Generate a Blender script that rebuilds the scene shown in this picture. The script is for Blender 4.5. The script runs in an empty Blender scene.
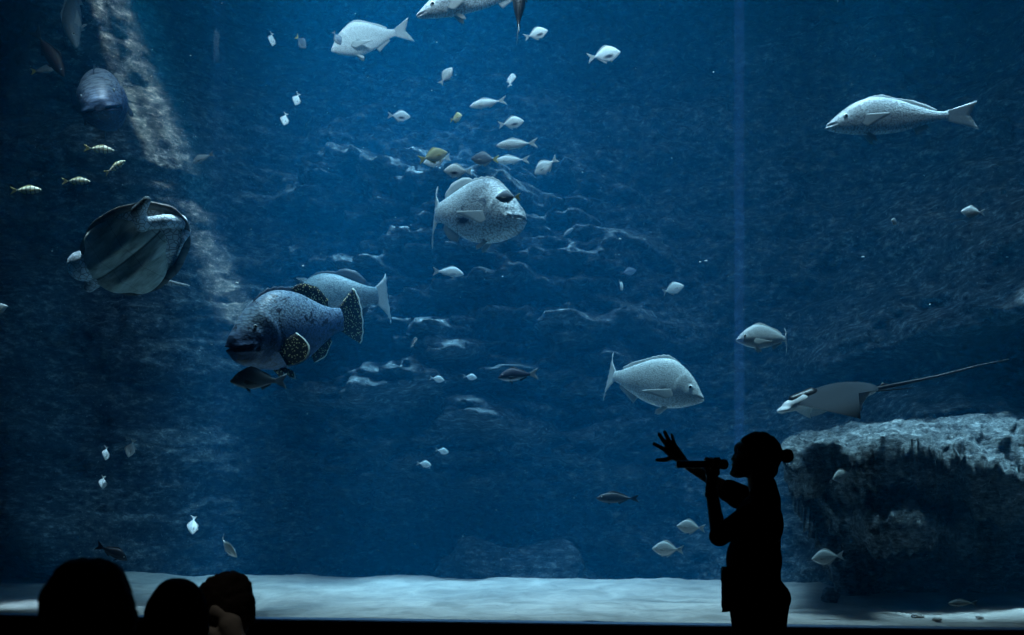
import bpy, bmesh, math, random
from math import sin, cos, pi, radians, sqrt, atan2, exp
from mathutils import Vector, Matrix, noise, Euler
random.seed(7)
sc = bpy.context.scene
col = sc.collection

# ------------------------------------------------------------------ camera, world, lights, exposure
FPX = 1200.0; CZ = 1.31; HY = 500.5
cam_d = bpy.data.cameras.new('camera'); cam = bpy.data.objects.new('camera', cam_d); col.objects.link(cam)
cam.location = (0, 0, CZ); cam.rotation_euler = (pi / 2, 0, 0)
cam_d.sensor_width = 36; cam_d.lens = 36 * FPX / 1024; cam_d.shift_y = (HY - 317.5) / 1024
cam_d.clip_start = .05; cam_d.clip_end = 100
cam_d.dof.use_dof = True; cam_d.dof.focus_distance = 9.3; cam_d.dof.aperture_fstop = 4.0
sc.camera = cam
sc.view_settings.view_transform = 'Standard'; sc.view_settings.look = 'None'
sc.view_settings.gamma = 1; sc.view_settings.use_curve_mapping = False
sc.view_settings.exposure = 0.0
try:
    cy = sc.cycles
    cy.use_denoising = True; cy.denoiser = 'OPENIMAGEDENOISE'
    cy.max_bounces = 6; cy.diffuse_bounces = 3; cy.glossy_bounces = 2; cy.transmission_bounces = 2
    cy.volume_bounces = 1; cy.transparent_max_bounces = 12
    cy.caustics_reflective = False; cy.caustics_refractive = False
    cy.sample_clamp_indirect = 3
except Exception:
    pass
w = bpy.data.worlds.new('world'); sc.world = w; w.use_nodes = True
w.node_tree.nodes['Background'].inputs[0].default_value = (.10, .12, .16, 1)
w.node_tree.nodes['Background'].inputs[1].default_value = .004

TH = -math.atan(.1435)                       # the window wall is turned a little to the camera
RM = Matrix.Translation((0, 7.95, 0)) @ Matrix.Rotation(TH, 4, 'Z')   # room frame: u along glass, v into the tank

def area(name, u, v, z, su, sv, power, colr, spread=180, tilt=(0, 0)):
    d = bpy.data.lights.new(name, 'AREA'); d.shape = 'RECTANGLE'; d.size = su; d.size_y = sv
    d.energy = power; d.color = colr; d.spread = radians(spread)
    o = bpy.data.objects.new(name, d); col.objects.link(o)
    o.matrix_world = RM @ Matrix.Translation((u, v, z)) @ Euler((radians(tilt[0]), radians(tilt[1]), 0)).to_matrix().to_4x4()
    return o

def spot(name, src, dst, power, colr, deg, blend=.4, rad=.02):
    d = bpy.data.lights.new(name, 'SPOT'); d.energy = power; d.color = colr
    d.spot_size = radians(deg); d.spot_blend = blend; d.shadow_soft_size = rad
    o = bpy.data.objects.new(name, d); col.objects.link(o)
    a, b = Vector(src), Vector(dst)
    o.location = a; o.rotation_euler = (b - a).to_track_quat('-Z', 'Y').to_euler()
    return o

def P(px, py, Y):                            # a pixel of the 1024x635 frame at distance Y
    return Vector(((px - 512) / FPX * Y, Y, CZ + (HY - py) / FPX * Y))

WATERTOP = 6.3
LAMPZ = 8.7
area('tank_lamp_center', -0.35, 2.5, LAMPZ, 3.6, 1.8, 54, (.40, .74, 1.0), 36)
area('tank_lamp_wall', -1.5, 3.2, LAMPZ, 2.6, .6, 66, (.42, .80, 1.0), 36)
area('tank_lamp_front', .0, .55, LAMPZ, 5.0, .25, 58, (.56, .86, 1.0), 28, (4, 0))
area('fish_fill_light', .0, .22, 5.75, 6.8, .12, 38, (.60, .86, 1.0), 110, (48, 0))  # unseen fill inside the window head, added to brighten the fish flanks
area('ledge_fill_light', 3.3, 1.32, LAMPZ, 2.0, .35, 18, (.54, .84, 1.0), 10)  # narrow fill with no visible source, added to brighten the top of the ledge
area('left_fish_fill', -3.15, .66, LAMPZ, 1.9, .16, 6.5, (.62, .84, 1.0), 5, (.5, 0))  # thin sheet of added light just for the fish at the left
def beam(px0, py0, px1, py1, Y, wu, wv, power, spread, Y1):       # sheet of daylight from a slot over the tank
    a, b = P(px0, py0, Y), P(px1, py1, Y1); z = -(b - a).normalized(); y = Vector((a.x, a.y, 0)).normalized(); x = y.cross(z).normalized(); y = z.cross(x)
    o = area('skylight_beam', 0, 0, 0, wu, wv, power, (.80, .84, .78), spread); o.matrix_world = Matrix.Translation(a) @ Matrix((x, y, z)).transposed().to_4x4()
beam(66, -150, 116, 60, 9.7, .12, 1.8, 2.2, 4, 11.3)
beam(92, -150, 172, 140, 9.7, .17, 1.8, 4.6, 6, 11.6)
# narrow unseen spot, added to pick out the rightmost spectator's hood
spot('hood_fill_spot', (-.9, 2.4, 8.7), P(236, 622, 4.2), 230, (1, .90, .80), 5, .9, .05)

# ------------------------------------------------------------------ helpers
def mesh_obj(name, verts, faces, mats, parent=None, smooth=True, midx=None):
    me = bpy.data.meshes.new(name); me.from_pydata([tuple(v) for v in verts], [], faces)
    for m in (mats if isinstance(mats, (list, tuple)) else [mats]): me.materials.append(m)
    if midx: me.polygons.foreach_set('material_index', midx)
    me.polygons.foreach_set('use_smooth', [smooth] * len(me.polygons))
    me.update(); o = bpy.data.objects.new(name, me); col.objects.link(o)
    if parent: o.parent = parent
    return o

def bm_obj(name, bm, mats, parent=None, smooth=True):
    bmesh.ops.recalc_face_normals(bm, faces=bm.faces)
    me = bpy.data.meshes.new(name); bm.to_mesh(me); bm.free()
    for m in (mats if isinstance(mats, (list, tuple)) else [mats]): me.materials.append(m)
    me.polygons.foreach_set('use_smooth', [smooth] * len(me.polygons))
    o = bpy.data.objects.new(name, me); col.objects.link(o)
    if parent: o.parent = parent
    return o

def tag(o, label=None, cat=None, group=None, kind=None):
    if label: o['label'] = label
    if cat: o['category'] = cat
    if group: o['group'] = group
    if kind: o['kind'] = kind
    return o

def box_bm(bm, lo, hi, bevel=0):
    r = bmesh.ops.create_cube(bm, size=1)
    vs = r['verts']
    for v in vs:
        v.co = Vector([lo[i] + (v.co[i] + .5) * (hi[i] - lo[i]) for i in range(3)])
    if bevel:
        es = list({e for v in vs for e in v.link_edges})
        bmesh.ops.bevel(bm, geom=es, offset=bevel, segments=2, affect='EDGES')

def box(name, lo, hi, mat, parent=None, bevel=0, room=True, label=None):
    bm = bmesh.new(); box_bm(bm, lo, hi, bevel)
    o = bm_obj(name, bm, mat, parent, False)
    if room and not parent: o.matrix_world = RM
    return o

class NT:
    def __init__(s, name):
        s.m = bpy.data.materials.new(name); s.m.use_nodes = True; s.t = s.m.node_tree
        s.t.nodes.clear(); s.out = s.t.nodes.new('ShaderNodeOutputMaterial')
    def n(s, typ, ins=None, **kw):
        nd = s.t.nodes.new(typ)
        for k, v in kw.items(): setattr(nd, k, v)
        for k, v in (ins or {}).items():
            if isinstance(v, bpy.types.NodeSocket): s.t.links.new(v, nd.inputs[k])
            else: nd.inputs[k].default_value = v
        return nd
    def coord(s, scale=(1, 1, 1), which='Object'):
        c = s.n('ShaderNodeTexCoord'); m = s.n('ShaderNodeMapping', {'Vector': c.outputs[which], 'Scale': scale}); return m.outputs[0]
    def noise(s, vec, scale, detail=4, rough=.55, dist=0):
        return s.n('ShaderNodeTexNoise', {'Vector': vec, 'Scale': scale, 'Detail': detail, 'Roughness': rough, 'Distortion': dist}).outputs[0]
    def vor(s, vec, scale, feature='F1', rnd=1):
        return s.n('ShaderNodeTexVoronoi', {'Vector': vec, 'Scale': scale, 'Randomness': rnd}, feature=feature).outputs[0]
    def ramp(s, fac, stops, interp='LINEAR'):
        r = s.n('ShaderNodeValToRGB', {'Fac': fac}); cr = r.color_ramp; cr.interpolation = interp
        while len(cr.elements) < len(stops): cr.elements.new(.5)
        for e, (p, c) in zip(cr.elements, stops):
            e.position = p; e.color = (c, c, c, 1) if isinstance(c, (int, float)) else (*c, 1)
        return r.outputs[0]
    def mix(s, fac, a, b, mode='MIX'):
        nd = s.t.nodes.new('ShaderNodeMix'); nd.data_type = 'RGBA'; nd.blend_type = mode
        for sock, v in ((nd.inputs[0], fac), (nd.inputs[6], a), (nd.inputs[7], b)):
            if isinstance(v, bpy.types.NodeSocket): s.t.links.new(v, sock)
            elif isinstance(v, (int, float)): sock.default_value = v if sock == nd.inputs[0] else (v, v, v, 1)
            else: sock.default_value = (*v, 1)
        return nd.outputs[2]
    def math(s, op, a, b=0.0, clamp=False):
        nd = s.n('ShaderNodeMath', {0: a, 1: b}, operation=op); nd.use_clamp = clamp; return nd.outputs[0]
    def bump(s, h, strength=.4, dist=.02):
        return s.n('ShaderNodeBump', {'Height': h, 'Strength': strength, 'Distance': dist}).outputs[0]
    def pbr(s, color, rough=.6, normal=None, spec=.3, metal=0, **kw):
        ins = {'Base Color': color if isinstance(color, bpy.types.NodeSocket) else (*color, 1), 'Roughness': rough,
               'Specular IOR Level': spec, 'Metallic': metal}
        if normal: ins['Normal'] = normal
        ins.update(kw)
        p = s.n('ShaderNodeBsdfPrincipled', ins); s.t.links.new(p.outputs[0], s.out.inputs[0]); return s.m

def flat(name, c, rough=.6, spec=.3):
    t = NT(name); v = t.coord(); n = t.noise(v, 30, 3)
    return t.pbr(t.mix(n, tuple(x * .85 for x in c), tuple(min(1, x * 1.15) for x in c)), rough, spec=spec)

# ------------------------------------------------------------------ structure materials
def rock_mat(name, dark, mid, pale, sc_=1.0, crust=.55):
    t = NT(name); v = t.coord()
    vs = t.coord((1, 1, 2.2))
    big = t.noise(vs, 1.5 * sc_, 6, .62, .4)
    fine = t.noise(vs, 11 * sc_, 6, .7)
    grit = t.noise(v, 48 * sc_, 4, .7)
    c = t.ramp(fine, [(.36, dark), (.55, mid), (.78, pale)])
    patch = t.ramp(big, [(crust - .12, 0.0), (crust + .14, 1.0)])
    c = t.mix(patch, t.mix(.55, c, dark), c)
    sp = t.ramp(grit, [(.60, 0.0), (.74, 1.0)])
    c = t.mix(t.math('MULTIPLY', sp, .55), c, pale)
    h = t.math('ADD', t.math('MULTIPLY', fine, 1.0), t.math('MULTIPLY', grit, .35))
    return t.pbr(c, .85, t.bump(h, .9, .06), .15)
M = {}
M['rock_wall'] = rock_mat('reef_rock_wall', (.015, .02, .025), (.16, .19, .20), (.85, .92, .92), .9, .49)
M['rock'] = rock_mat('ledge_rock', (.03, .035, .04), (.22, .26, .27), (.80, .86, .85), 1.3, .44)
def sand_mat():
    t = NT('sand'); v = t.coord(); n = t.noise(v, 3.2, 5, .6, .5); g = t.noise(v, 120, 2, .7); m = t.noise(v, 14, 4, .6)
    c = t.ramp(n, [(.3, (.29, .25, .225)), (.7, (.57, .48, .43))])
    c = t.mix(t.ramp(m, [(.3, 0.25), (.5, 0.0)]), c, (.25, .27, .26))
    peb = t.vor(v, 9, 'F1'); c = t.mix(t.ramp(peb, [(.05, .8), (.10, 0.0)]), c, (.16, .18, .18))
    h = t.math('ADD', t.math('MULTIPLY', m, 1.0), t.math('MULTIPLY', g, .15))
    return t.pbr(c, .95, t.bump(h, .6, .03), .1)
M['sand'] = sand_mat()
M['black'] = flat('matte_black_paint', (.012, .012, .013), .85, .1)
M['frame'] = flat('dark_window_frame', (.10, .16, .25), .35, .5)
M['floor'] = flat('dark_carpet_floor', (.015, .015, .017), .95, .05)

def glass_mat():
    t = NT('acrylic_window'); tr = t.n('ShaderNodeBsdfTransparent', {'Color': (.985, .993, 1, 1)})
    gl = t.n('ShaderNodeBsdfGlossy', {'Color': (1, 1, 1, 1), 'Roughness': .02})
    mx = t.n('ShaderNodeMixShader', {0: .02, 1: tr.outputs[0], 2: gl.outputs[0]})
    t.t.links.new(mx.outputs[0], t.out.inputs[0]); return t.m
M['glass'] = glass_mat()
def seam_mat(name, a, c=(.25, .55, 1)):
    t = NT(name); v = t.coord(); tr = t.n('ShaderNodeBsdfTransparent')
    tl = t.n('ShaderNodeBsdfTranslucent', {'Color': (*c, 1)})
    mx = t.n('ShaderNodeMixShader', {0: a, 1: tr.outputs[0], 2: tl.outputs[0]})
    t.t.links.new(mx.outputs[0], t.out.inputs[0]); return t.m
M['seam'] = seam_mat('clear_bonded_joint', .14)
M['seam2'] = seam_mat('faint_bonded_joint', .02)
def water_mat():
    t = NT('tank_water')
    a = t.n('ShaderNodeVolumeScatter', {'Color': (.006, .47, 1.0, 1), 'Density': .047, 'Anisotropy': .0})
    b = t.n('ShaderNodeVolumeAbsorption', {'Color': (.10, .68, 1.0, 1), 'Density': .12})
    s = t.n('ShaderNodeAddShader', {0: a.outputs[0], 1: b.outputs[0]})
    t.t.links.new(s.outputs[0], t.out.inputs['Volume']); return t.m
M['water'] = water_mat()
# ------------------------------------------------------------------ the setting
U0, U1 = -6.5, 6.2; VB = 5.2; SILL = .53; HEAD = 5.35
def S(o): o['kind'] = 'structure'; return o
S(box('floor', (-8, -17, -.1), (8, .0, 0), M['floor']))
S(box('ceiling', (-8, -17, 9.0), (8, 6, 9.1), M['black']))
S(box('wall_left', (-8.2, -17, 0), (-8, 6, 9.0), M['black']))
S(box('wall_right', (8, -17, 0), (8.2, 6, 9.0), M['black']))
S(box('wall_back', (-8, -17.2, 0), (8, -17, 9.0), M['black']))
bm = bmesh.new()                                        # wall around the big window
box_bm(bm, (-8, -.12, 0), (8, .0, SILL - .02)); box_bm(bm, (-8, -.12, HEAD), (8, .0, 9.0))
box_bm(bm, (-8, -.12, SILL - .02), (-5.62, .0, HEAD)); box_bm(bm, (5.05, -.12, SILL - .02), (8, .0, HEAD))
o = bm_obj('wall_front', bm, M['black'], None, False); o.matrix_world = RM; S(o)
bm = bmesh.new(); box_bm(bm, (-5.62, -.16, SILL - .045), (5.05, -.005, SILL - .012), .006)
o = bm_obj('trim_1', bm, M['frame'], None, False); o.matrix_world = RM; S(o)
J = [-5.62, -2.07, 1.485, 5.05]
for i in range(3):
    g = box('window_%d' % (i + 1), (J[i] + .002, .0, SILL - .01), (J[i + 1] - .002, .09, HEAD), M['glass']); S(g)
for k, (u, wd, m) in enumerate(((1.485, .031, 'seam'), (-2.07, .05, 'seam2'))):
    S(box('trim_%d' % (k + 2), (u - wd, .095, SILL), (u + wd, .105, HEAD), M[m]))
wt = box('water', (U0, .12, .1), (U1, VB + .6, WATERTOP), M['water']); S(wt)

def fbm(x, y, z, o=5, s=1.0, h=.55):
    a = 1.0; t = 0.0
    for i in range(o):
        t += a * noise.noise(Vector((x * s, y * s, z * s))); s *= 2.03; a *= h
    return t
def sm(a, b, x):
    t = max(0., min(1., (x - a) / (b - a))); return t * t * (3 - 2 * t)

# sand bed
NX, NY = 300, 110; V = []; F = []
def sand_z(u, v):
    z = .50 + .022 * fbm(u, v, 3, 3, 1.1) + .012 * fbm(u, v, 8, 3, 4.5) + .006 * noise.noise(Vector((u * 16, v * 9, 2)))
    z += .105 * sm(.3, 2.6, v) + .035 * exp(-((v - 2.6) / .35) ** 2) * (.3 + noise.noise(Vector((u * 1.9, 0, 5)))) - .10 * sm(2.7, 3.6, v)
    return z
for j in range(NY + 1):
    v = .13 + (VB - .13) * j / NY
    for i in range(NX + 1):
        u = U0 + (U1 - U0) * i / NX
        V.append((u, v, sand_z(u, v)))
for j in range(NY):
    for i in range(NX):
        a = j * (NX + 1) + i; F.append((a, a + 1, a + NX + 2, a + NX + 1))
o = mesh_obj('sand_floor', V, F, M['sand']); o.matrix_world = RM; S(o)

# rockwork closing the tank: terraced relief with an outcrop at centre-left and a sloping shelf at right
def wall_v(u, z):
    b = 4.35
    st = noise.noise(Vector((u * .25, z * 1.3, 1.7)))
    b -= .28 * st + .26 * fbm(u, z * 1.6, 0, 5, .9, .6)
    # outcrop centre-left (strata edge falls from upper left to the right)
    rg = fbm(u * .8, z * 2.2, 9, 4, 1.3, .6)
    edge = 4.75 - .10 * (u + 2.4) ** 1 + .35 * rg
    oc = sm(-3.7, -2.2, u) * sm(1.5, -.2, u) * sm(1.0, 2.3, z) * sm(edge + .6, edge - .5, z)
    b -= 1.0 * oc * (.45 + .75 * rg + .38 * max(0, edge - z))
    for zz, s0, u0, u1, am in ((4.45, -.03, -1.6, 1.1, .42), (4.85, -.22, -2.3, -.1, .40), (4.05, .05, -2.6, -.2, .38), (3.6, -.06, -2.4, .2, .30), (3.15, .08, -2.6, -.6, .30)):
        zl = zz + s0 * (u - u0) + .13 * noise.noise(Vector((u * 1.9, zz, 3))) + .05 * noise.noise(Vector((u * 7, zz, 3)))
        d = z - zl
        b -= am * (exp(-(d / .05) ** 2) if d > 0 else exp(-(d / .22) ** 2)) * sm(u0 - .4, u0 + .5, u) * sm(u1 + .3, u1 - .6, u) * (.55 + .9 * abs(noise.noise(Vector((u * 3.1, zz * 3, 8)))))
    b += .16 * fbm(u, z * 1.7, 11, 4, 2.6, .62) * sm(-3.6, -2.6, u)
    # right hand mass: grows towards the right, with a diagonal shelf
    r = sm(2.0, 3.9, u - .55 * (z - 2.9))
    b -= 2.7 * r * (.75 + .3 * noise.noise(Vector((u * .8, z * 1.5, 4))))
    zl = 2.50 + .24 * (u - 2.5) + .12 * noise.noise(Vector((u * 1.3, 0, 0)))
    b -= (.75 + .35 * fbm(u, z, 4, 3, 2.2)) * sm(zl - .14, zl + .03, z) * sm(zl + 1.1, zl + .05, z) * sm(1.8, 2.7, u)
    # left hand mass, leaning out into the dark
    l = sm(-3.0, -4.6, u); b -= 2.3 * l * (.8 + .4 * noise.noise(Vector((u, z * 1.2, 7))))
    # foot
    b -= .3 * sm(1.6, .4, z)
    # strata cracks
    w_ = z * 5.5 + 1.3 * fbm(u, z, 2, 3, .8)
    b += .10 * (1 - abs(sin(w_))) ** 3 * (.5 + fbm(u, z, 5, 2, .7))
    b += .05 * fbm(u, z * 1.5, 3, 3, 7, .65)
    return min(b, VB + .2)
NX, NZ = 420, 230; V = []; F = []
for j in range(NZ + 1):
    z = .2 + 6.5 * j / NZ
    for i in range(NX + 1):
        u = U0 + (U1 - U0) * i / NX; V.append((u, wall_v(u, z), z))
for j in range(NZ):
    for i in range(NX):
        a = j * (NX + 1) + i; F.append((a, a + 1, a + NX + 2, a + NX + 1))
n0 = len(V)
V += [(U0, VB + .5, .2), (U1, VB + .5, .2), (U0, VB + .5, 6.7), (U1, VB + .5, 6.7)]
F += [(n0 + 0, n0 + 2, n0 + 3, n0 + 1)]
o = mesh_obj('wall_tank', V, F, M['rock_wall']); o.matrix_world = RM; S(o)
bm = bmesh.new(); box_bm(bm, (U0 - .1, .0, 0), (U0, VB + .6, 9.0)); box_bm(bm, (U1, .0, 0), (U1 + .1, VB + .6, 9.0)); box_bm(bm, (U0, VB + .6, 0), (U1, VB + .7, 9.0))
o = bm_obj('trim_4', bm, M['black'], None, False); o.matrix_world = RM; S(o)

# ------------------------------------------------------------------ rocks standing on the sand
def lerp_tab(tab, x):
    if x <= tab[0][0]: return tab[0][1:]
    for a, b in zip(tab, tab[1:]):
        if x <= b[0]:
            t = (x - a[0]) / (b[0] - a[0]); return tuple(p + (q - p) * t for p, q in zip(a[1:], b[1:]))
    return tab[-1][1:]
# overhanging ledge: a loft of profiles along x. table: px -> top py, lip py, bottom py
led = [(778, 446, 454, 458), (783, 440, 463, 476), (792, 437, 468, 500), (806, 434, 470, 536), (820, 431, 470, 566), (834, 429, 469, 606), (870, 426, 468, 625),
       (915, 421, 470, 625), (960, 417, 474, 625), (1000, 415, 486, 625), (1060, 409, 496, 625), (1150, 402, 500, 625), (1260, 400, 500, 625)]
YL = 8.62
def prof(px):
    top, lip, bot = lerp_tab(led, px)
    zt = P(px, top, YL + .55).z; zl = P(px, lip, YL).z; zb = P(px, bot, YL + .4).z
    e = sm(776, 800, px); e2 = sm(800, 850, px)
    h = zl - zb
    pts = [(YL + 1.9, zb), (YL + 1.9, zt - .05), (YL + 1.1, zt + .0), (YL + .55, zt), (YL + .30, zt - .10 * e), (YL + .12, zl + (zt - zl) * .45),
           (YL + .02, zl + (zt - zl) * .15), (YL + .04, zl - .03), (YL + .40, zl - .10 * min(1, h)), (YL + .72, zl - .20 * h),
           (YL + .72, zl - .28 * h), (YL + .70 - .78 * sm(835, 875, px) * sm(965, 925, px), zl - .36 * h), (YL + .78, zl - .48 * h), (YL + .90, zl - .65 * h), (YL + .85, zl - .85 * h), (YL + .80, zb)]
    return pts
V = []; F = []; NS = 260; K = 130
for i in range(NS + 1):
    px = 778 + (1260 - 778) * i / NS
    pr = prof(px); d = [0]
    for a, b in zip(pr, pr[1:] + pr[:1]): d.append(d[-1] + math.hypot(a[0] - b[0], a[1] - b[1]))
    cyy = sum(p[0] for p in pr) / len(pr); czz = sum(p[1] for p in pr) / len(pr)
    for k in range(K):
        s = d[-1] * k / K; j = max(q for q in range(len(pr)) if d[q] <= s + 1e-9); t = (s - d[j]) / max(1e-9, d[j + 1] - d[j])
        a = pr[j]; b = pr[(j + 1) % len(pr)]; y = a[0] + (b[0] - a[0]) * t; z = a[1] + (b[1] - a[1]) * t
        nx_, nz_ = (b[1] - a[1]), -(b[0] - a[0]); L = math.hypot(nx_, nz_) or 1
        x = (px - 512) / FPX * (y + .35 * (y - YL))
        dsp = .22 * fbm(x * 1.2, y, z * 1.6, 5, 1.6, .6) + .07 * fbm(x, y, z * 2.6, 4, 7, .65) - .05 * abs(noise.noise(Vector((x * 3, y * 2, z * 9))))
        y -= nx_ / L * dsp * .9; z -= nz_ / L * dsp * (.35 if z > zlim else 1) if (zlim := P(px, 455, YL).z) else 0
        V.append((x + .05 * noise.noise(Vector((y * 3, z * 3, 1))), y, z))
for i in range(NS):
    for k in range(K):
        a = i * K + k; b = i * K + (k + 1) % K; F.append((a, b, b + K, a + K))
F.append(tuple(range(K - 1, -1, -1))); F.append(tuple(range(NS * K, NS * K + K)))
o = mesh_obj('rock_ledge', V, F, M['rock'])
tag(o, 'large overhanging dark rock with a pale crusted top on the sand', 'rock')

def boulder(px0, px1, py0, py1, Y, depth, seed, label, mat='rock', rough=.25, humps=0):
    c = (P(px0, py0, Y) + P(px1, py1, Y)) / 2; rx = (px1 - px0) / 2 / FPX * Y; rz = (py1 - py0) / 2 / FPX * Y
    bm = bmesh.new(); bmesh.ops.create_icosphere(bm, subdivisions=5, radius=1)
    for v in bm.verts:
        p = v.co.copy(); d = 1 + rough * fbm(p.x + seed, p.y, p.z, 5, 1.7, .6)
        q = Vector((p.x * rx, p.y * depth, p.z * rz)) * d
        if humps: q.z += rz * humps * (exp(-((p.x + .62) / .25) ** 2) + 1.1 * exp(-((p.x - .66) / .22) ** 2) - .5 * exp(-(p.x / .35) ** 2)) * max(0, p.z + .15)
        v.co = q
    o = bm_obj('rock', bm, M[mat]); o.location = c
    if label: tag(o, label, 'rock')
    return o
boulder(436, 592, 541, 612, 11.3, .35, 3, 'low two-humped rock mound dim at the back of the sand', 'rock_wall', .14, .30)
boulder(822, 838, 588, 610, 9.0, .08, 8, 'small dark stone at the foot of the overhanging rock', 'rock', .3)
for i, (px, py, w_) in enumerate(((917, 616, 12), (937, 619, 8), (980, 617, 6), (905, 612, 5), (788, 601, 22), (850, 612, 6))):
    lab = ['flat pale pebble on the sand below the dark ledge, widest there', 'pale pebble beside the widest flat pebble by the sill', 'small pale pebble near the end of the sand strip',
           'tiny pebble just behind the widest flat pebble', 'flat dark stone lying on the sand beside the singer\'s hip', 'little pebble on the sand under the pillar of the ledge'][i]
    boulder(px - w_ / 2, px + w_ / 2, py - w_ * .18, py + w_ * .22, 1.31 * 0 + (.81 * FPX / (py + 1 - HY)), .05, i + 20, lab, 'sand' if i != 4 else 'rock', .3)

# specks drifting in the water
bm = bmesh.new()
for i in range(420):
    px = random.uniform(-30, 1054); py = random.uniform(-20, 575); Y = random.uniform(8.8, 11.6)
    c = P(px, py, Y); r = random.uniform(.0015, .004) * (1.6 if random.random() < .06 else 1)
    m = Matrix.Translation(c) @ Euler((random.random() * 6, random.random() * 6, 0)).to_matrix().to_4x4() @ Matrix.Diagonal((random.uniform(1, 2.2), 1, .7, 1))
    bmesh.ops.create_icosphere(bm, subdivisions=1, radius=r, matrix=m)
for px, py, s in ((706, 261, 4), (700, 262, 3), (170, 252, 4), (237, 283, 4), (303, 266, 3), (620, 239, 3), (486, 272, 3), (863, 257, 4), (1007, 257, 3), (52, 251, 2.5)):
    c = P(px, py, 9.2); bmesh.ops.create_icosphere(bm, subdivisions=1, radius=s / 2 / FPX * 9.2, matrix=Matrix.Translation(c) @ Matrix.Diagonal((1, .6, .5, 1)))
M['speck'] = flat('pale_speck', (.7, .75, .75), .8)
tag(bm_obj('drifting_specks', bm, M['speck']), 'tiny pale specks drifting in the water', 'particles', kind='stuff')
# ------------------------------------------------------------------ fish materials (unit-length fish: nose at x = +.5, up = +z)
def fish_mat(name, back, flank, belly, scale=70, speck=.25, bars=None, blotch=None, patch=None, rough=.45, zmid=0.0, zr=.10, front=None):
    t = NT(name); v = t.coord(); sep = t.n('ShaderNodeSeparateXYZ', {'Vector': v}); x, y, z = sep.outputs
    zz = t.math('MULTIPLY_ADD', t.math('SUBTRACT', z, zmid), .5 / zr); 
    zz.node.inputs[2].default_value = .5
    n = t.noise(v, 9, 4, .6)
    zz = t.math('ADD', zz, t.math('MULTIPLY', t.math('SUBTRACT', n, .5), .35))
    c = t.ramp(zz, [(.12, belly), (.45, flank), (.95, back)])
    sc1 = t.vor(t.coord((1, .25, 1.25)), scale)
    c = t.mix(t.math('MULTIPLY', t.ramp(sc1, [(.35, 0.0), (.75, 1.0)]), speck * 1.5), c, tuple(k * .30 for k in flank))
    g = t.noise(v, 60, 3, .7)
    c = t.mix(t.math('MULTIPLY', t.ramp(g, [(.52, 0.0), (.66, 1.0)]), speck), c, tuple(min(1, k * 1.5) for k in flank))
    if bars:
        wv = t.math('SINE', t.math('MULTIPLY_ADD', x, bars[0])); wv.node.inputs[2].default_value = 0
        wv = t.math('SINE', t.math('ADD', t.math('MULTIPLY', x, bars[0]), t.math('MULTIPLY', n, 1.5)))
        c = t.mix(t.math('MULTIPLY', t.ramp(wv, [(.45, 0.0), (.8, 1.0)]), bars[2]), c, bars[1])
    if blotch:
        b = t.noise(t.coord((1, 1, 1.3)), blotch[0], 4, .65, .6)
        c = t.mix(t.math('MULTIPLY', t.ramp(b, [(blotch[2], 0.0), (blotch[2] + .07, 1.0)]), blotch[3]), c, blotch[1])
    if patch:                                    # (x, z, rx, rz, colour): one dark marking on the flank
        dx = t.math('DIVIDE', t.math('SUBTRACT', x, patch[0]), patch[2]); dz = t.math('DIVIDE', t.math('SUBTRACT', z, patch[1]), patch[3])
        d = t.math('SQRT', t.math('ADD', t.math('MULTIPLY', dx, dx), t.math('MULTIPLY', dz, dz)))
        d = t.math('ADD', d, t.math('MULTIPLY', t.math('SUBTRACT', g, .5), .8))
        c = t.mix(t.ramp(d, [(.35, 1.0), (1.15, 0.0)]), c, patch[4])
    return t.pbr(c, rough, t.bump(sc1, .35, .006), .4)
def fin_mat(name, c, edge=None, a=.75, spots=False):
    t = NT(name); v = t.coord(); st = t.noise(t.coord((6, 6, 6)), 9, 3, .6)
    cc = t.mix(st, tuple(k * .6 for k in c), c)
    if spots:
        vo = t.vor(v, 75); cc = t.mix(t.ramp(vo, [(.24, 1.0), (.36, 0.0)]), cc, edge)
    if spots:                                    # the spiny front half of the dorsal fin has the colour of the back
        s_ = t.n('ShaderNodeSeparateXYZ', {'Vector': v}); k = t.math('MULTIPLY', t.ramp(s_.outputs[0], [(.02, 0.0), (.06, 1.0)]), t.ramp(s_.outputs[2], [(.08, 0.0), (.12, 1.0)])); cc = t.mix(k, cc, (.10, .16, .24))
    p = t.n('ShaderNodeBsdfPrincipled', {'Base Color': cc, 'Roughness': .5})
    tl = t.n('ShaderNodeBsdfTranslucent', {'Color': cc}); tr = t.n('ShaderNodeBsdfTransparent')
    m1 = t.n('ShaderNodeMixShader', {0: .35, 1: p.outputs[0], 2: tl.outputs[0]})
    m2 = t.n('ShaderNodeMixShader', {0: a, 1: tr.outputs[0], 2: m1.outputs[0]})
    t.t.links.new(m2.outputs[0], t.out.inputs[0]); return t.m
S_ = (.60, .66, .66); W_ = (.86, .88, .86)
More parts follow.
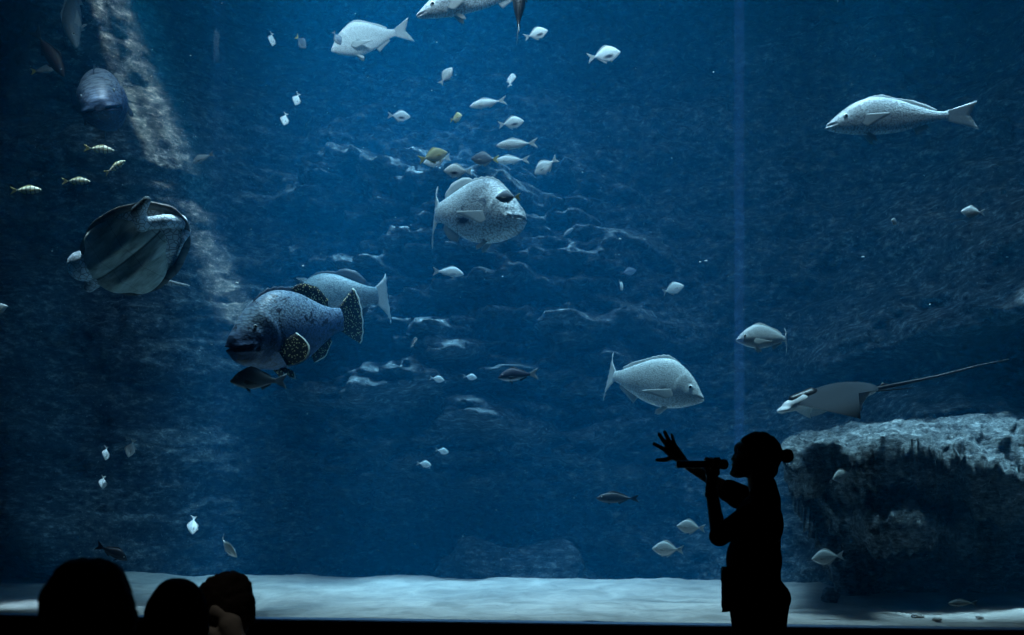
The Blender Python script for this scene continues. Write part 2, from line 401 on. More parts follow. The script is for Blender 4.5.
FM = {
 'silver': fish_mat('silver_scales', (.52, .60, .62), (.78, .86, .86), (.92, .95, .94), 80, .3),
 'pale': fish_mat('pale_translucent_scales', (.72, .80, .78), (.86, .93, .90), (.94, .96, .94), 60, .15),
 'dim': fish_mat('grey_scales', (.16, .19, .20), (.24, .28, .29), (.35, .38, .38), 60, .2),
 'two': fish_mat('silver_scales_dark_flank', (.82, .90, .88), (.72, .80, .82), (.92, .95, .94), 60, .25, patch=(.12, -.085, .20, .075, (.03, .05, .09))),
 'blue': fish_mat('slate_blue_scales', (.10, .16, .22), (.10, .17, .26), (.25, .32, .36), 60, .2),
 'yellow': fish_mat('straw_yellow_scales', (.62, .60, .32), (.80, .78, .50), (.88, .86, .66), 55, .15),
 'bars': fish_mat('yellow_scales_dark_bars', (.72, .74, .50), (.84, .86, .64), (.90, .90, .75), 55, .1, bars=(46, (.06, .08, .06), .85)),
 'brown': fish_mat('dark_brown_scales', (.02, .012, .01), (.035, .014, .012), (.03, .015, .012), 60, .2),
 'black': fish_mat('black_scales', (.012, .014, .02), (.02, .025, .035), (.05, .06, .07), 60, .3),
 'blackwhite': fish_mat('dark_scales_white_belly', (.02, .03, .07), (.02, .025, .05), (.75, .78, .80), 60, .25, zmid=-.035, zr=.075),
 'kob': fish_mat('spangled_silver_scales', (.34, .40, .42), (.40, .47, .50), (.66, .74, .76), 90, .5, zmid=-.01, zr=.07),
 'bream': fish_mat('big_bream_scales', (.50, .56, .56), (.60, .67, .67), (.80, .84, .83), 90, .38, patch=(.17, -.02, .04, .022, (.25, .30, .33))),
 'mottle': fish_mat('mottled_silver_skin', (.55, .62, .64), (.58, .66, .68), (.78, .83, .83), 70, .5, blotch=(7, (.06, .10, .15), .575, .85), patch=(.03, -.09, .10, .05, (.02, .03, .06))),
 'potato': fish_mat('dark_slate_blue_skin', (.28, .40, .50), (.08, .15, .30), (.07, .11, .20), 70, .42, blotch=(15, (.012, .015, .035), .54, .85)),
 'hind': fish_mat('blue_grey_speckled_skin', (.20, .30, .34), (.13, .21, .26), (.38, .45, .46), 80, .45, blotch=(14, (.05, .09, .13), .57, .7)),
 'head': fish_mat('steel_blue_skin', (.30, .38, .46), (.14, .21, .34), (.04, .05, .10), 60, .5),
}
FF = {'pale': fin_mat('pale_fin', (.70, .76, .76), a=.8), 'grey': fin_mat('grey_fin', (.42, .48, .50), a=.85), 'dim': fin_mat('dim_fin', (.18, .21, .22), a=.85), 'yellow': fin_mat('yellow_fin', (.75, .68, .30), a=.9),
      'black': fin_mat('black_fin', (.012, .014, .02), a=.97), 'spotted': fin_mat('black_fin_yellow_dots', (.015, .018, .022), (.70, .62, .30), 1.0, True), 'blue': fin_mat('slate_fin', (.12, .19, .26), a=.9)}
M['eye_white'] = flat('eye_ring', (.75, .78, .75), .25, .6); M['eye_dark'] = flat('eye_pupil', (.01, .01, .012), .1, .8)
M['fin_rim'] = flat('pale_fin_margin', (.62, .68, .62), .5)

def interp(tab, x):
    if x <= tab[0][0]: return tab[0][1:]
    for i in range(len(tab) - 1):
        if x <= tab[i + 1][0]:
            a, b = tab[i], tab[i + 1]; t = (x - a[0]) / (b[0] - a[0])
            p0 = tab[max(0, i - 1)]; p3 = tab[min(len(tab) - 1, i + 2)]; out = []
            for k in range(1, len(a)):
                h = b[0] - a[0]
                m0 = (b[k] - p0[k]) / max(1e-6, b[0] - p0[0]) * h; m1 = (p3[k] - a[k]) / max(1e-6, p3[0] - a[0]) * h
                out.append((2 * t**3 - 3 * t**2 + 1) * a[k] + (t**3 - 2 * t**2 + t) * m0 + (-2 * t**3 + 3 * t**2) * b[k] + (t**3 - t**2) * m1)
            return out
    return tab[-1][1:]

# body tables: s (0 nose .. 1 tail root), top z, bottom z, half width
SH = {
 'bream': [(0, -.035, -.05, .008), (.03, -.01, -.065, .022), (.12, .065, -.095, .045), (.25, .135, -.125, .062), (.40, .175, -.14, .068), (.58, .155, -.125, .058), (.75, .10, -.085, .040), (.90, .05, -.042, .020), (1, .034, -.03, .012)],
 'deep': [(0, -.01, -.025, .008), (.04, .03, -.055, .022), (.15, .115, -.125, .042), (.30, .20, -.195, .055), (.46, .235, -.225, .058), (.62, .20, -.19, .050), (.78, .12, -.115, .034), (.91, .045, -.042, .017), (1, .032, -.03, .010)],
 'slim': [(0, -.02, -.03, .008), (.04, .01, -.05, .020), (.14, .06, -.085, .042), (.28, .10, -.11, .055), (.45, .118, -.118, .058), (.62, .10, -.10, .048), (.78, .062, -.06, .030), (.91, .026, -.024, .014), (1, .020, -.018, .009)],
 'kob': [(0, -.040, -.052, .008), (.03, -.02, -.062, .020), (.12, .03, -.075, .042), (.24, .080, -.085, .056), (.40, .108, -.088, .062), (.58, .092, -.080, .054), (.75, .055, -.055, .038), (.90, .026, -.030, .020), (1, .024, -.024, .012)],
 'grouper': [(0, -.02, -.05, .028), (.015, .012, -.082, .050), (.05, .035, -.105, .070), (.13, .085, -.130, .098), (.26, .150, -.155, .118), (.42, .178, -.165, .112), (.60, .155, -.145, .090), (.77, .100, -.095, .058), (.90, .065, -.058, .032), (1, .055, -.05, .020)],
}
BL = .80                                          # body share of the length
def bent(v, bend, x0=.12, lift=0):
    x, y, z = v
    if abs(bend) < 1e-4 or x >= x0: return Vector((x, y, z))
    S = x0 + .5; n = 14; s = x0 - x; px_ = x0; py_ = 0.; 
    for i in range(n):
        si = s * (i + .5) / n; a = bend * (si / S) ** 1.25; px_ -= cos(a) * s / n; py_ += sin(a) * s / n
    a = bend * (s / S) ** 1.25
    return Vector((px_ + y * sin(a), py_ + y * cos(a), z))

BX0 = .12
def body_data(shape, nl, nr, feat=None):
    tab = SH[shape]; V = []; F = []
    for i in range(nl + 1):
        s = (i / nl) ** 1.35 if feat else (i / nl) ** 1.15
        top, bot, wd = interp(tab, s); x = .5 - s * BL; mid = (top + bot) / 2; h = (top - bot) / 2
        for k in range(nr):
            a = 2 * pi * k / nr; ca, sa = cos(a), sin(a)
            yy = wd * (abs(ca) ** .92) * (1 if ca > 0 else -1); z = mid + h * (abs(sa) ** 1.02) * (1 if sa > 0 else -1)
            xx = x
            if feat:
                zm = -.048 + .02 * (s / .14) - (.03 if feat == 'grouper' else 0) * (s / .14)     # mouth line
                if s < .17:
                    lip = exp(-((z - zm) / .022) ** 2); g = exp(-((z - zm) / .0065) ** 2); fd = sm(.17, .10, s)
                    amp = .30 if feat == 'grouper' else .07
                    yy *= 1 + fd * (amp * lip - (.50 if feat == 'grouper' else .28 * sm(.10, .05, s)) * g)
                    if s < .06: xx += (.006 * lip - .022 * g) * (1 if feat == 'grouper' else .5)
                sg = .30 - .9 * (z - (-.01)) ** 2 * 4                                           # gill cover edge
                yy *= 1 + .075 * sm(sg - .09, sg - .004, s) * (1 - sm(sg - .004, sg + .012, s)) * (1 if abs(sa) < .9 else 0)
                sp = .17 - 1.2 * (z + .02) ** 2 * 4
                yy *= 1 + .03 * sm(sp - .04, sp, s) * (1 - sm(sp, sp + .012, s))
                ze = interp(tab, .15)[0] * .52; d2 = ((s - .15) / .035) ** 2 + ((z - ze) / .028) ** 2
                yy *= 1 - .10 * exp(-d2)
            V.append((xx, yy, z))
    for i in range(nl):
        for k in range(nr):
            a = i * nr + k; b = i * nr + (k + 1) % nr; F.append((a, b, b + nr, a + nr))
    F.append(tuple(range(nr - 1, -1, -1))); F.append(tuple(range(nl * nr, nl * nr + nr)))
    return V, F

def fin_data(base, tip, m=5, th=.004, rip=.002, nrm=Vector((0, 1, 0))):
    n = len(base); V = []; F = []
    for sd in (1, -1):
        for i in range(n):
            for j in range(m + 1):
                t = j / m; p = Vector(base[i]).lerp(Vector(tip[i]), t)
                V.append(p + nrm * (sd * th * (1 - .8 * t) * .5 + rip * t * (1 if i % 2 else -1)))
    N = n * (m + 1)
    for i in range(n - 1):
        for j in range(m):
            a = i * (m + 1) + j; F.append((a, a + 1, a + m + 2, a + m + 1)); b = a + N; F.append((b, b + m + 1, b + m + 2, b + 1))
    rim = [i * (m + 1) for i in range(n)] + [(n - 1) * (m + 1) + j for j in range(1, m + 1)] + [i * (m + 1) + m for i in range(n - 2, -1, -1)] + [j for j in range(m - 1, 0, -1)]
    for a, b in zip(rim, rim[1:] + rim[:1]): F.append((a, b, b + N, a + N))
    return V, F

def hinterp(hs, t):
    f = t * (len(hs) - 1); i = min(int(f), len(hs) - 2); return hs[i] + (hs[i + 1] - hs[i]) * (f - i)

def fins_of(shape, o):
    """all fin shapes of a species: list of (name, verts, faces)"""
    tab = SH[shape]; R = []
    # tail
    sp = o.get('span', .15); fk = o.get('fork', .07); n = 13; base = []; tip = []
    for i in range(n):
        t = -1 + 2 * i / (n - 1); zc = (interp(tab, 1)[0] + interp(tab, 1)[1]) / 2; zr = (interp(tab, 1)[0] - interp(tab, 1)[1]) / 2
        base.append((.5 - BL + .025, 0, zc + t * zr * .9))
        if fk > 0: tip.append((-.5 + fk * (1 - abs(t) ** 1.3), 0, zc + t * sp * (.55 + .45 * abs(t))))
        else: tip.append((-.5 - fk * 0 + .055 * t * t, 0, zc + sp * sin(t * 1.25) / sin(1.25)))
    R.append(('tail_fin',) + fin_data(base, tip, 5, .008, .003))
    def ridge(name, s0, s1, hs, sign, sweep=.04, n=18, spiny=0):
        base = []; tip = []
        for i in range(n):
            t = i / (n - 1); s = s0 + (s1 - s0) * t; top, bot, _ = interp(tab, s); z = (top if sign > 0 else bot) - sign * .008
            h = hinterp(hs, t) * (1 - (spiny if i % 2 and t < .6 else 0)); x = .5 - s * BL
            base.append((x, 0, z)); tip.append((x - sweep * (h / max(hs)), 0, z + sign * (h + .008)))
        return (name,) + fin_data(base, tip, 3, .006, .0015)
    if o.get('dorsal'): R.append(ridge('dorsal_fin', *o['dorsal'], 1, o.get('dsweep', .03), 22, o.get('spiny', .2)))
    if o.get('anal'): R.append(ridge('anal_fin', *o['anal'], -1, .03, 10))
    pec = o.get('pec')
    if pec:                                       # s, z, length, width, droop angle (deg), outward angle
        s, z, L, wd, dr, outw = pec; ww = interp(tab, s)[2]
        for sd in (1, -1):
            base = []; tip = []; n = 15
            d = Vector((-cos(radians(dr)) * cos(radians(outw)), sd * sin(radians(outw)), -sin(radians(dr)) * cos(radians(outw)))); up = Vector((-sin(radians(dr)), 0, cos(radians(dr))))
            c = Vector((.5 - s * BL, sd * ww * .90, z)); nm = d.cross(up).normalized()
            for i in range(n):
                t = -1 + 2 * i / (n - 1); base.append(c + up * t * wd * .32)
                tip.append(c + d * L * (1 - (.62 * abs(t) ** 2.6 if o.get('round') else .75 * abs((t - .8) / 1.8) ** 1.0)) + up * t * wd * (1.0 if o.get('round') else .55))
            R.append(('pectoral_fin',) + fin_data(base, tip, 4, .006, .002, nm))
    pel = o.get('pelv')
    if pel:
        s, L, wd = pel; bt = interp(tab, s)[1]; ww = interp(tab, s)[2]
        for sd in (1, -1):
            c = Vector((.5 - s * BL, sd * ww * .28, bt + .012)); d = Vector((-.72, sd * .22, -.66)).normalized(); up = Vector((.66, 0, -.72)); nm = d.cross(up).normalized(); base = []; tip = []
            for i in range(7):
                t = -1 + 2 * i / 6; base.append(c + Vector((t * wd * .35, 0, 0))); tip.append(c + d * L * (1 - .35 * abs(t - .5)) + Vector((t * wd * .6, 0, 0)))
            R.append(('pelvic_fin',) + fin_data(base, tip, 3, .006, .002, nm))
    return R

FO = {
 'bream': dict(span=.15, fork=.075, dorsal=(.30, .88, (.01, .03, .022, .014, .022, .015)), anal=(.66, .88, (.05, .03, .02)), pec=(.31, -.04, .25, .085, 20, 20), pelv=(.36, .12, .05)),
 'deep': dict(span=.16, fork=.08, dorsal=(.36, .90, (.01, .05, .045, .03, .02)), anal=(.56, .90, (.07, .04, .02)), pec=(.30, -.02, .18, .07, 18, 18), pelv=(.36, .09, .04)),
 'slim': dict(span=.13, fork=.09, dorsal=(.32, .88, (.015, .045, .03, .02, .015)), anal=(.62, .88, (.04, .02, .012)), pec=(.29, -.03, .15, .04, 12, 14), pelv=(.34, .07, .035)),
 'kob': dict(span=.092, fork=.055, dorsal=(.34, .90, (.008, .018, .008, .020, .020, .010)), anal=(.70, .82, (.04, .02)), pec=(.27, -.02, .17, .085, 10, 20), pelv=(.32, .10, .04)),
 'grouper': dict(span=.135, fork=0, dorsal=(.24, .88, (.012, .025, .022, .025, .07, .085, .04)), spiny=.35, anal=(.66, .86, (.05, .07, .03)), pec=(.31, -.075, .17, .10, 28, 52), pelv=(.36, .12, .055), round=True),
}
def make_fish(name, shape, mat, fin='pale', bend=0.0, big=False, tail=None, over=None, pecfin=None, zs=1.0, ws=1.0, x0=.12):
    SH['_'] = [(a, b * zs, c_ * zs, d * ws) for a, b, c_, d in SH[shape]]
    is_g = shape == 'grouper'
    o = dict(FO[shape]); o.update(over or {})
    V, F = body_data('_', 72 if big else 22, 56 if big else 18, ('grouper' if is_g else 'plain') if big else None)
    fins = fins_of('_', o)
    mats = [FM[mat], FF[fin]]; idx = [0] * len(F)
    if not big:
        for nm, v, f in fins[1:]:
            k = len(V); V += [tuple(q) for q in v]; F += [tuple(a + k for a in q) for q in f]; idx += [1] * len(f)
    root = mesh_obj(name, [bent(v, bend, x0) for v in V], F, mats, midx=idx)
    for nm, v, f in (fins if big else fins[:1]):
        fm = FF[tail or fin] if nm == 'tail_fin' else FF[pecfin or fin]
        rimf = None
        if fm is FF['spotted'] and nm != 'dorsal_fin':            # pale margin along the outer edge of the dark fins
            mm = 5 if nm == 'tail_fin' else (4 if nm == 'pectoral_fin' else 3); nn = len(v) // 2 // (mm + 1)
            rimf = [1 if (k // 2) % mm == mm - 1 and k < 2 * mm * (nn - 1) else 0 for k in range(len(f))]
            vv = list(v)
            for q0 in range(0, len(vv), mm + 1): vv[q0 + mm - 1] = vv[q0 + mm - 1].lerp(vv[q0 + mm], .72)
            v = vv
        mesh_obj(nm, [bent(q, bend, x0) for q in v], f, [fm, M['fin_rim']], root, midx=rimf)
    tp, bt, _ = interp(SH['_'], .15); zc = bt + (tp - bt) * (.66 if not is_g else .78); r = .017 if not is_g else .012
    if shape in ('bream', 'deep') : r = .02
    mid = (tp + bt) / 2; hh = (tp - bt) / 2; ww = interp(SH['_'], .15)[2] * sqrt(max(.05, 1 - ((zc - mid) / hh) ** 2))
    for sd in (1, -1):
        bm = bmesh.new()
        bmesh.ops.create_uvsphere(bm, u_segments=14 if big else 8, v_segments=10 if big else 6, radius=r)
        for f in bm.faces: f.material_index = 1 if f.calc_center_median().z > r * .72 else 0
        for v in bm.verts: v.co.z *= .55
        bmesh.ops.transform(bm, matrix=Matrix.Translation((.5 - .15 * BL, sd * (ww - .002), zc)) @ Matrix.Rotation(-sd * pi / 2, 4, 'X'), verts=bm.verts)
        bm_obj('eye', bm, [M['eye_white'], M['eye_dark']], root)
    return root

def dup(root):
    r = root.copy(); col.objects.link(r)
    for ch in list(root.children):
        c = ch.copy(); col.objects.link(c); c.parent = r
    return r
_tmpl = {}
def fish(spec, px, py, L, phi, Y, label, psi=0, roll=0, group=None):
    """spec = arguments of make_fish; L = body length in px; phi = heading on the picture plane, psi = turn towards the viewer"""
    key = repr(spec)
    if key in _tmpl: r = dup(_tmpl[key])
    else:
        r = make_fish(**spec); _tmpl[key] = r
    for k in ('group', 'label'):
        if k in r: del r[k]
    a, b = radians(phi), radians(psi)
    h = Vector((cos(a) * cos(b), -sin(b), sin(a) * cos(b))); up = Vector((0, 0, 1)) - h * h.z
    if up.length < .3: up = Vector((0.0, -1, 0)) - h * -h.y
    up.normalize(); side = up.cross(h)
    m = Matrix((h, side, up)).transposed().to_4x4()
    r.matrix_world = Matrix.Translation(P(px, py, Y)) @ m @ Matrix.Rotation(radians(roll), 4, 'X') @ Matrix.Scale(L / FPX * Y, 4)
    tag(r, label, 'fish', group); return r
# ------------------------------------------------------------------ the fish
def sp(name, shape, mat, fin='pale', **k): return dict(name=name, shape=shape, mat=mat, fin=fin, **k)
bream = sp('sea_bream', 'deep', 'two'); two_y = sp('sea_bream', 'deep', 'blue', tail='yellow'); pale = sp('sea_bream', 'deep', 'pale')
silv = sp('sea_bream', 'deep', 'silver'); slim = sp('trevally', 'slim', 'silver'); brs = sp('sea_bream', 'bream', 'silver')
bars = sp('striped_trevally', 'slim', 'bars', 'yellow'); yel = sp('sea_bream', 'deep', 'yellow', 'yellow'); dimb = sp('sea_bream', 'bream', 'dim', 'dim')
palec = sp('sea_bream', 'deep', 'pale', bend=.9)
# big ones
fish(sp('grouper', 'grouper', 'mottle', 'pale', big=True, bend=1.45, x0=-.04, zs=1.48, ws=1.3, over=dict(span=.26, fork=.04, round=False, pec=(.33, -.05, .24, .11, 14, 22))), 466, 212, 126, -6, 9.3, 'large mottled silver fish with big blunt head facing right, tail edge-on', psi=20)
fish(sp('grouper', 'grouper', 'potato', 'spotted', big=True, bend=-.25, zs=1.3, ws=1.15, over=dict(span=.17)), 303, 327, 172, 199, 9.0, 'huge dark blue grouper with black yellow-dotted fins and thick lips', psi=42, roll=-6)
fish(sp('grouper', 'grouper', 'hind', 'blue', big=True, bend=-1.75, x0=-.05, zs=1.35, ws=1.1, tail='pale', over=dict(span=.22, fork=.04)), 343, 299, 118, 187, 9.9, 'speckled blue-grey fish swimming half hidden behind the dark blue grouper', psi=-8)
fish(sp('sea_bream', 'bream', 'bream', big=True, bend=1.5, x0=-.05, zs=1.25, over=dict(span=.21, fork=.06)), 645, 382, 124, -13, 9.0, 'big pale silver bream with pointed snout facing right beyond the singer', psi=18)
fish(sp('drum_fish', 'kob', 'kob', 'grey', big=True, zs=1.18), 902, 117, 160, 183.5, 8.75, 'long spangled silver fish with forked tail alone at upper right', psi=6)
fish(sp('sea_bream', 'bream', 'bream', big=True, zs=1.25), 371, 38, 84, 195, 9.6, 'big pale bream with forked tail below the top edge, facing left', psi=8)
fish(sp('drum_fish', 'kob', 'kob', 'pale', big=True), 486, -4, 150, 196, 9.0, 'large silver fish cut off by the top edge, snout pointing left', psi=12)
fish(sp('trevally', 'bream', 'silver', big=True, bend=-1.5, x0=-.05, zs=1.05, over=dict(span=.20)), 769, 338, 72, 181, 8.5, 'round silver fish swimming over the stingray, tail seen edge-on', psi=14, roll=4)
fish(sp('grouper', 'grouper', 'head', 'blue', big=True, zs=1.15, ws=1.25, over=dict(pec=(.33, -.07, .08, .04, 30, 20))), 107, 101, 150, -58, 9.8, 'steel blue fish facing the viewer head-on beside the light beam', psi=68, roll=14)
fish(sp('drum_fish', 'kob', 'dim', 'dim', big=True, pecfin='pale', ws=1.3), 73, 8, 96, -84, 10.2, 'dim long fish diving nose-down at the top left edge', psi=20, roll=70)
fish(sp('sea_bream', 'bream', 'dim', 'dim', big=True, tail='grey', zs=1.2), 259, 380, 56, 178, 8.6, 'dark grey fish with forked tail right below the dark blue grouper', psi=12)
fish(sp('sea_bream', 'bream', 'blackwhite', 'black', big=True, tail='grey'), 518, 375, 41, 184, 9.0, 'small dark fish with a white belly in open water at centre', psi=6)
fish(sp('sea_bream', 'slim', 'black', 'black', big=True, bend=.9, over=dict(span=.10)), 618, 498, 45, 178, 8.9, 'black elongated fish left of the singer\'s elbow', psi=10)
fish(sp('surgeonfish', 'slim', 'brown', 'black', big=True), 49, 52, 58, -56, 9.5, 'dark brown fish pointing down and right near the left corner')
fish(sp('surgeonfish', 'slim', 'black', 'black', big=True, tail='pale', ws=1.5), 519, 8, 76, 88, 8.7, 'dark fish seen from behind hanging tail-down from the top edge', psi=-20, roll=12)
fish(sp('sea_bream', 'bream', 'black', 'black'), 112, 552, 35, -24, 9.0, 'black fish just above the round-haired spectator\'s head')
# barred yellow ones at the left
G = 'yellow barred fish at the left'
fish(bars, 99, 149, 31, -4, 9.2, 'yellow barred fish swimming right, topmost of the four left of the beam', group=G)
fish(bars, 115, 167, 27, 27, 9.12, 'yellow barred fish tilted upwards, second of the four left of the beam', 15, group=G)
fish(bars, 76, 181, 29, 1, 9.2, 'yellow barred fish swimming level just above the turtle', group=G)
fish(bars, 26, 190, 32, 2, 9.2, 'yellow barred fish closest to the left edge of the glass', group=G)
# the small silver ones, grouped where they swim
A = 'small silver fish in the school above the mottled fish'
fish(slim, 488, 103, 38, 189, 9.4, 'slim silver fish, topmost full-length one of the central school', group=A)
fish(bream, 511, 123, 26, 10, 9.5, 'small diamond-shaped silver fish facing right above the two slim ones', group=A)
fish(slim, 517, 144, 42, 183, 9.2, 'slim silver fish, the longest in the central school', group=A)
fish(slim, 512, 160, 36, 181, 9.5, 'slim silver fish directly under the longest one of the school', group=A)
fish(two_y, 485, 159, 28, 178, 9.1, 'dark-flanked fish with a yellow tail touching the slim silver one', group=A)
fish(silv, 546, 166, 28, 214, 9.3, 'pale silver fish angled nose-down at the right end of the school', group=A)
fish(bream, 458, 171, 29, 178, 9.1, 'small silver fish with dark flank right above the mottled fish\'s back', group=A)
fish(silv, 437, 160, 28, 192, 9.5, 'silver fish facing left, overlapped by the yellow one', group=A)
fish(yel, 433, 156, 30, 16, 9.0, 'pale yellow fish facing right at the left end of the school', group=A)
fish(yel, 456, 118, 20, 2, 9.4, 'small yellow fish turned away below the tilted pair', 50, group=A)
fish(two_y, 508, 197, 25, 181, 8.6, 'blue fish with a yellow tail in front of the mottled fish\'s brow')
B = 'small silver fish under the top edge'
fish(bream, 536, 34, 25, 18, 9.3, 'small silver fish beside the tail hanging from the top edge', group=B)
fish(bream, 604, 55, 34, 12, 9.2, 'silver diamond-shaped fish alone at upper centre right', group=B)
fish(silv, 446, 76, 21, 55, 9.4, 'small silver fish tilted steeply nose-up under the cut-off fish', group=B)
fish(silv, 511, 80, 20, 80, 9.5, 'narrow silver sliver of a fish seen end-on, nose up', psi=-30, roll=75, group=B)
fish(bream, 399, 116, 23, -4, 10.0, 'small greyish fish facing right in front of the lit rock shelf', group=B)
fish(silv, 272, 39, 19, -84, 9.8, 'small silver fish diving nose-down, highest on the left side', psi=25, roll=50, group=B)
fish(sp('sea_bream', 'deep', 'blue', 'blue', tail='yellow'), 301, 42, 20, -52, 9.8, 'round translucent blue fish with a yellow tail, nose down', psi=20, group=B)
fish(sp('sea_bream', 'deep', 'blue', 'blue'), 337, 38, 16, -60, 9.3, 'tiny blue fish in front of the pale bream\'s forehead', group=B)
fish(silv, 297, 99, 18, -98, 9.7, 'small pale fish diving, the upper of two before the rock', psi=30, roll=40, group=B)
fish(silv, 285, 119, 18, -94, 9.7, 'small pale fish diving, the lower of two before the rock', psi=30, roll=50, group=B)
fish(dimb, 203, 158, 24, 202, 9.8, 'small grey fish with raised tail at the edge of the beam')
fish(sp('sea_bream', 'bream', 'dim', 'dim', tail='yellow'), 43, 70, 25, 8, 9.9, 'small grey fish with yellow tail behind the dark brown one')
fish(silv, -2, 309, 20, 20, 9.2, 'silver fish half outside the left edge of the picture')
fish(sp('sea_bream', 'bream', 'silver', 'grey', bend=.4), 448, 272, 32, -4, 9.9, 'greyish humped fish facing right under the mottled fish')
C_ = 'small pale fish in open water'
fish(pale, 437, 379, 15, -10, 10.2, 'small pale round fish, left of the pair beneath the tiny dark fish', group=C_)
fish(pale, 470, 377, 14, -5, 10.4, 'small pale round fish, right of the pair by the white-bellied fish', group=C_)
fish(pale, 424, 464, 15, -8, 10.1, 'small pale round fish, lower left of the low pair', group=C_)
fish(pale, 442, 451, 14, -12, 10.3, 'small pale round fish, upper right of the low pair', group=C_)
fish(pale, 621, 285, 17, -78, 9.9, 'small pale fish pointing down above the big pale bream', psi=45, group=C_)
fish(sp('sea_bream', 'deep', 'blue', 'blue'), 628, 272, 17, 10, 10.9, 'dim blue fish behind the pale one above the bream', group=C_)
fish(palec, 672, 289, 25, 14, 9.6, 'pale curved fish with a small tail, right above the big bream\'s head', psi=20, group=C_)
fish(sp('sea_bream', 'slim', 'dim', 'dim'), 567, 233, 17, 40, 11.0, 'very dim elongated fish far off right of the mottled fish', group=C_)
fish(pale, 895, 222, 15, 170, 8.7, 'dim round fish before the dark rock shelf', psi=40, group=C_)
fish(silv, 973, 212, 24, 178, 8.6, 'silver-blue fish before the dark rock near the right edge', group=C_)
D = 'small silver fish near the singer and the rock'
fish(silv, 691, 527, 29, 174, 8.6, 'silver fish nearest to the singer\'s elbow, higher of the pair', group=D)
fish(silv, 668, 549, 32, 177, 8.6, 'silver fish facing left over the sand, lower of the pair', group=D)
fish(silv, 828, 557, 33, 186, 8.2, 'silver fish with its tail to the rock pillar\'s dark side', group=D)
fish(pale, 843, 475, 26, 200, 8.2, 'pale fish against the crusted top edge of the ledge', psi=20, group=D)
fish(sp('flat_fish', 'slim', 'dim', 'dim'), 963, 603, 30, 179, 8.15, 'thin dim fish hovering low over the sand in the dark corner', group=D)
E = 'narrow silver fish at lower left'
for i, (px, py, L, ph, ps, lab) in enumerate(((106, 453, 17, -84, 30, 'narrow silver fish nose-down, left of the upper pair at lower left'), (131, 448, 21, -100, 25, 'narrow silver fish nose-down, right of the upper pair at lower left'),
        (103, 482, 17, -82, 35, 'narrow silver fish nose-down under the pair at lower left'), (193, 525, 22, -88, 30, 'narrow silver fish nose-down between the two spectators\' heads'))):
    fish(silv, px, py, L, ph, 9.0, lab, psi=ps, roll=48 + 6 * i, group=E)
fish(sp('sea_bream', 'deep', 'pale', 'pale', bend=.9), 227, 547, 30, -42, 8.95, 'small curled silver fish right above the third spectator', psi=10, roll=35, group=E)
fish(sp('sea_bream', 'slim', 'black', 'grey'), 414, 342, 22, 76, 9.4, 'tiny dark sliver of a fish right of the grouper\'s tail', psi=-55, roll=60)
# ------------------------------------------------------------------ soft bodies: capsules and ellipsoids fused into one surface
def blob(name, caps, ells, mat, voxel=.006, smooth=4, parent=None, extra=None, cut=None, post=None):
    bm = bmesh.new()
    for p0, r0, p1, r1 in caps:
        p0, p1 = Vector(p0), Vector(p1); d = p1 - p0; L = d.length or 1e-6; n = max(2, int(L / (min(r0, r1) * .5)) + 1) if L > 1e-5 else 1
        rot = d.to_track_quat('Z', 'Y').to_matrix().to_4x4()
        rings = []; seg = 16
        for i in range(7):                         # rounded start
            a = -pi / 2 + pi / 2 * i / 6; rings.append((r0 * sin(a), r0 * cos(a)))
        for i in range(1, 4): t = i / 4; rings.append((L * t, r0 + (r1 - r0) * t))
        for i in range(7): a = pi / 2 * i / 6; rings.append((L + r1 * sin(a), r1 * cos(a)))
        m = Matrix.Translation(p0) @ rot; vs = []
        for z, r in rings:
            r = max(r, 1e-4); vs.append([bm.verts.new(m @ Vector((r * cos(2 * pi * k / seg), r * sin(2 * pi * k / seg), z))) for k in range(seg)])
        for a, b in zip(vs, vs[1:]):
            for k in range(seg): bm.faces.new((a[k], a[(k + 1) % seg], b[(k + 1) % seg], b[k]))
        bm.faces.new(vs[0][::-1]); bm.faces.new(vs[-1])
    for c, r, rot in ells:
        bmesh.ops.create_uvsphere(bm, u_segments=28, v_segments=18, radius=1, matrix=Matrix.Translation(Vector(c)) @ Euler([radians(a) for a in rot]).to_matrix().to_4x4() @ Matrix.Diagonal((*r, 1)))
    if extra: extra(bm)
    me = bpy.data.meshes.new(name + '_raw'); bm.to_mesh(me); bm.free()
    tmp = bpy.data.objects.new(name + '_raw', me); col.objects.link(tmp)
    rm = tmp.modifiers.new('r', 'REMESH'); rm.mode = 'VOXEL'; rm.voxel_size = voxel
    if smooth: s = tmp.modifiers.new('s', 'SMOOTH'); s.factor = .5; s.iterations = smooth
    dg = bpy.context.evaluated_depsgraph_get(); me2 = bpy.data.meshes.new_from_object(tmp.evaluated_get(dg))
    bpy.data.objects.remove(tmp); bpy.data.meshes.remove(me)
    if cut:
        bm = bmesh.new(); bm.from_mesh(me2)
        for co, no in cut:
            g = bmesh.ops.bisect_plane(bm, geom=bm.verts[:] + bm.edges[:] + bm.faces[:], plane_co=co, plane_no=no, clear_outer=True)
            ed = [e for e in g['geom_cut'] if isinstance(e, bmesh.types.BMEdge)]
            bmesh.ops.holes_fill(bm, edges=ed)
        bm.to_mesh(me2); bm.free()
    if post:
        for v in me2.vertices: v.co = post(v.co)
    me2.materials.clear(); me2.materials.append(mat); me2.polygons.foreach_set('use_smooth', [True] * len(me2.polygons)); me2.name = name
    o = bpy.data.objects.new(name, me2); col.objects.link(o)
    if parent: o.parent = parent
    return o

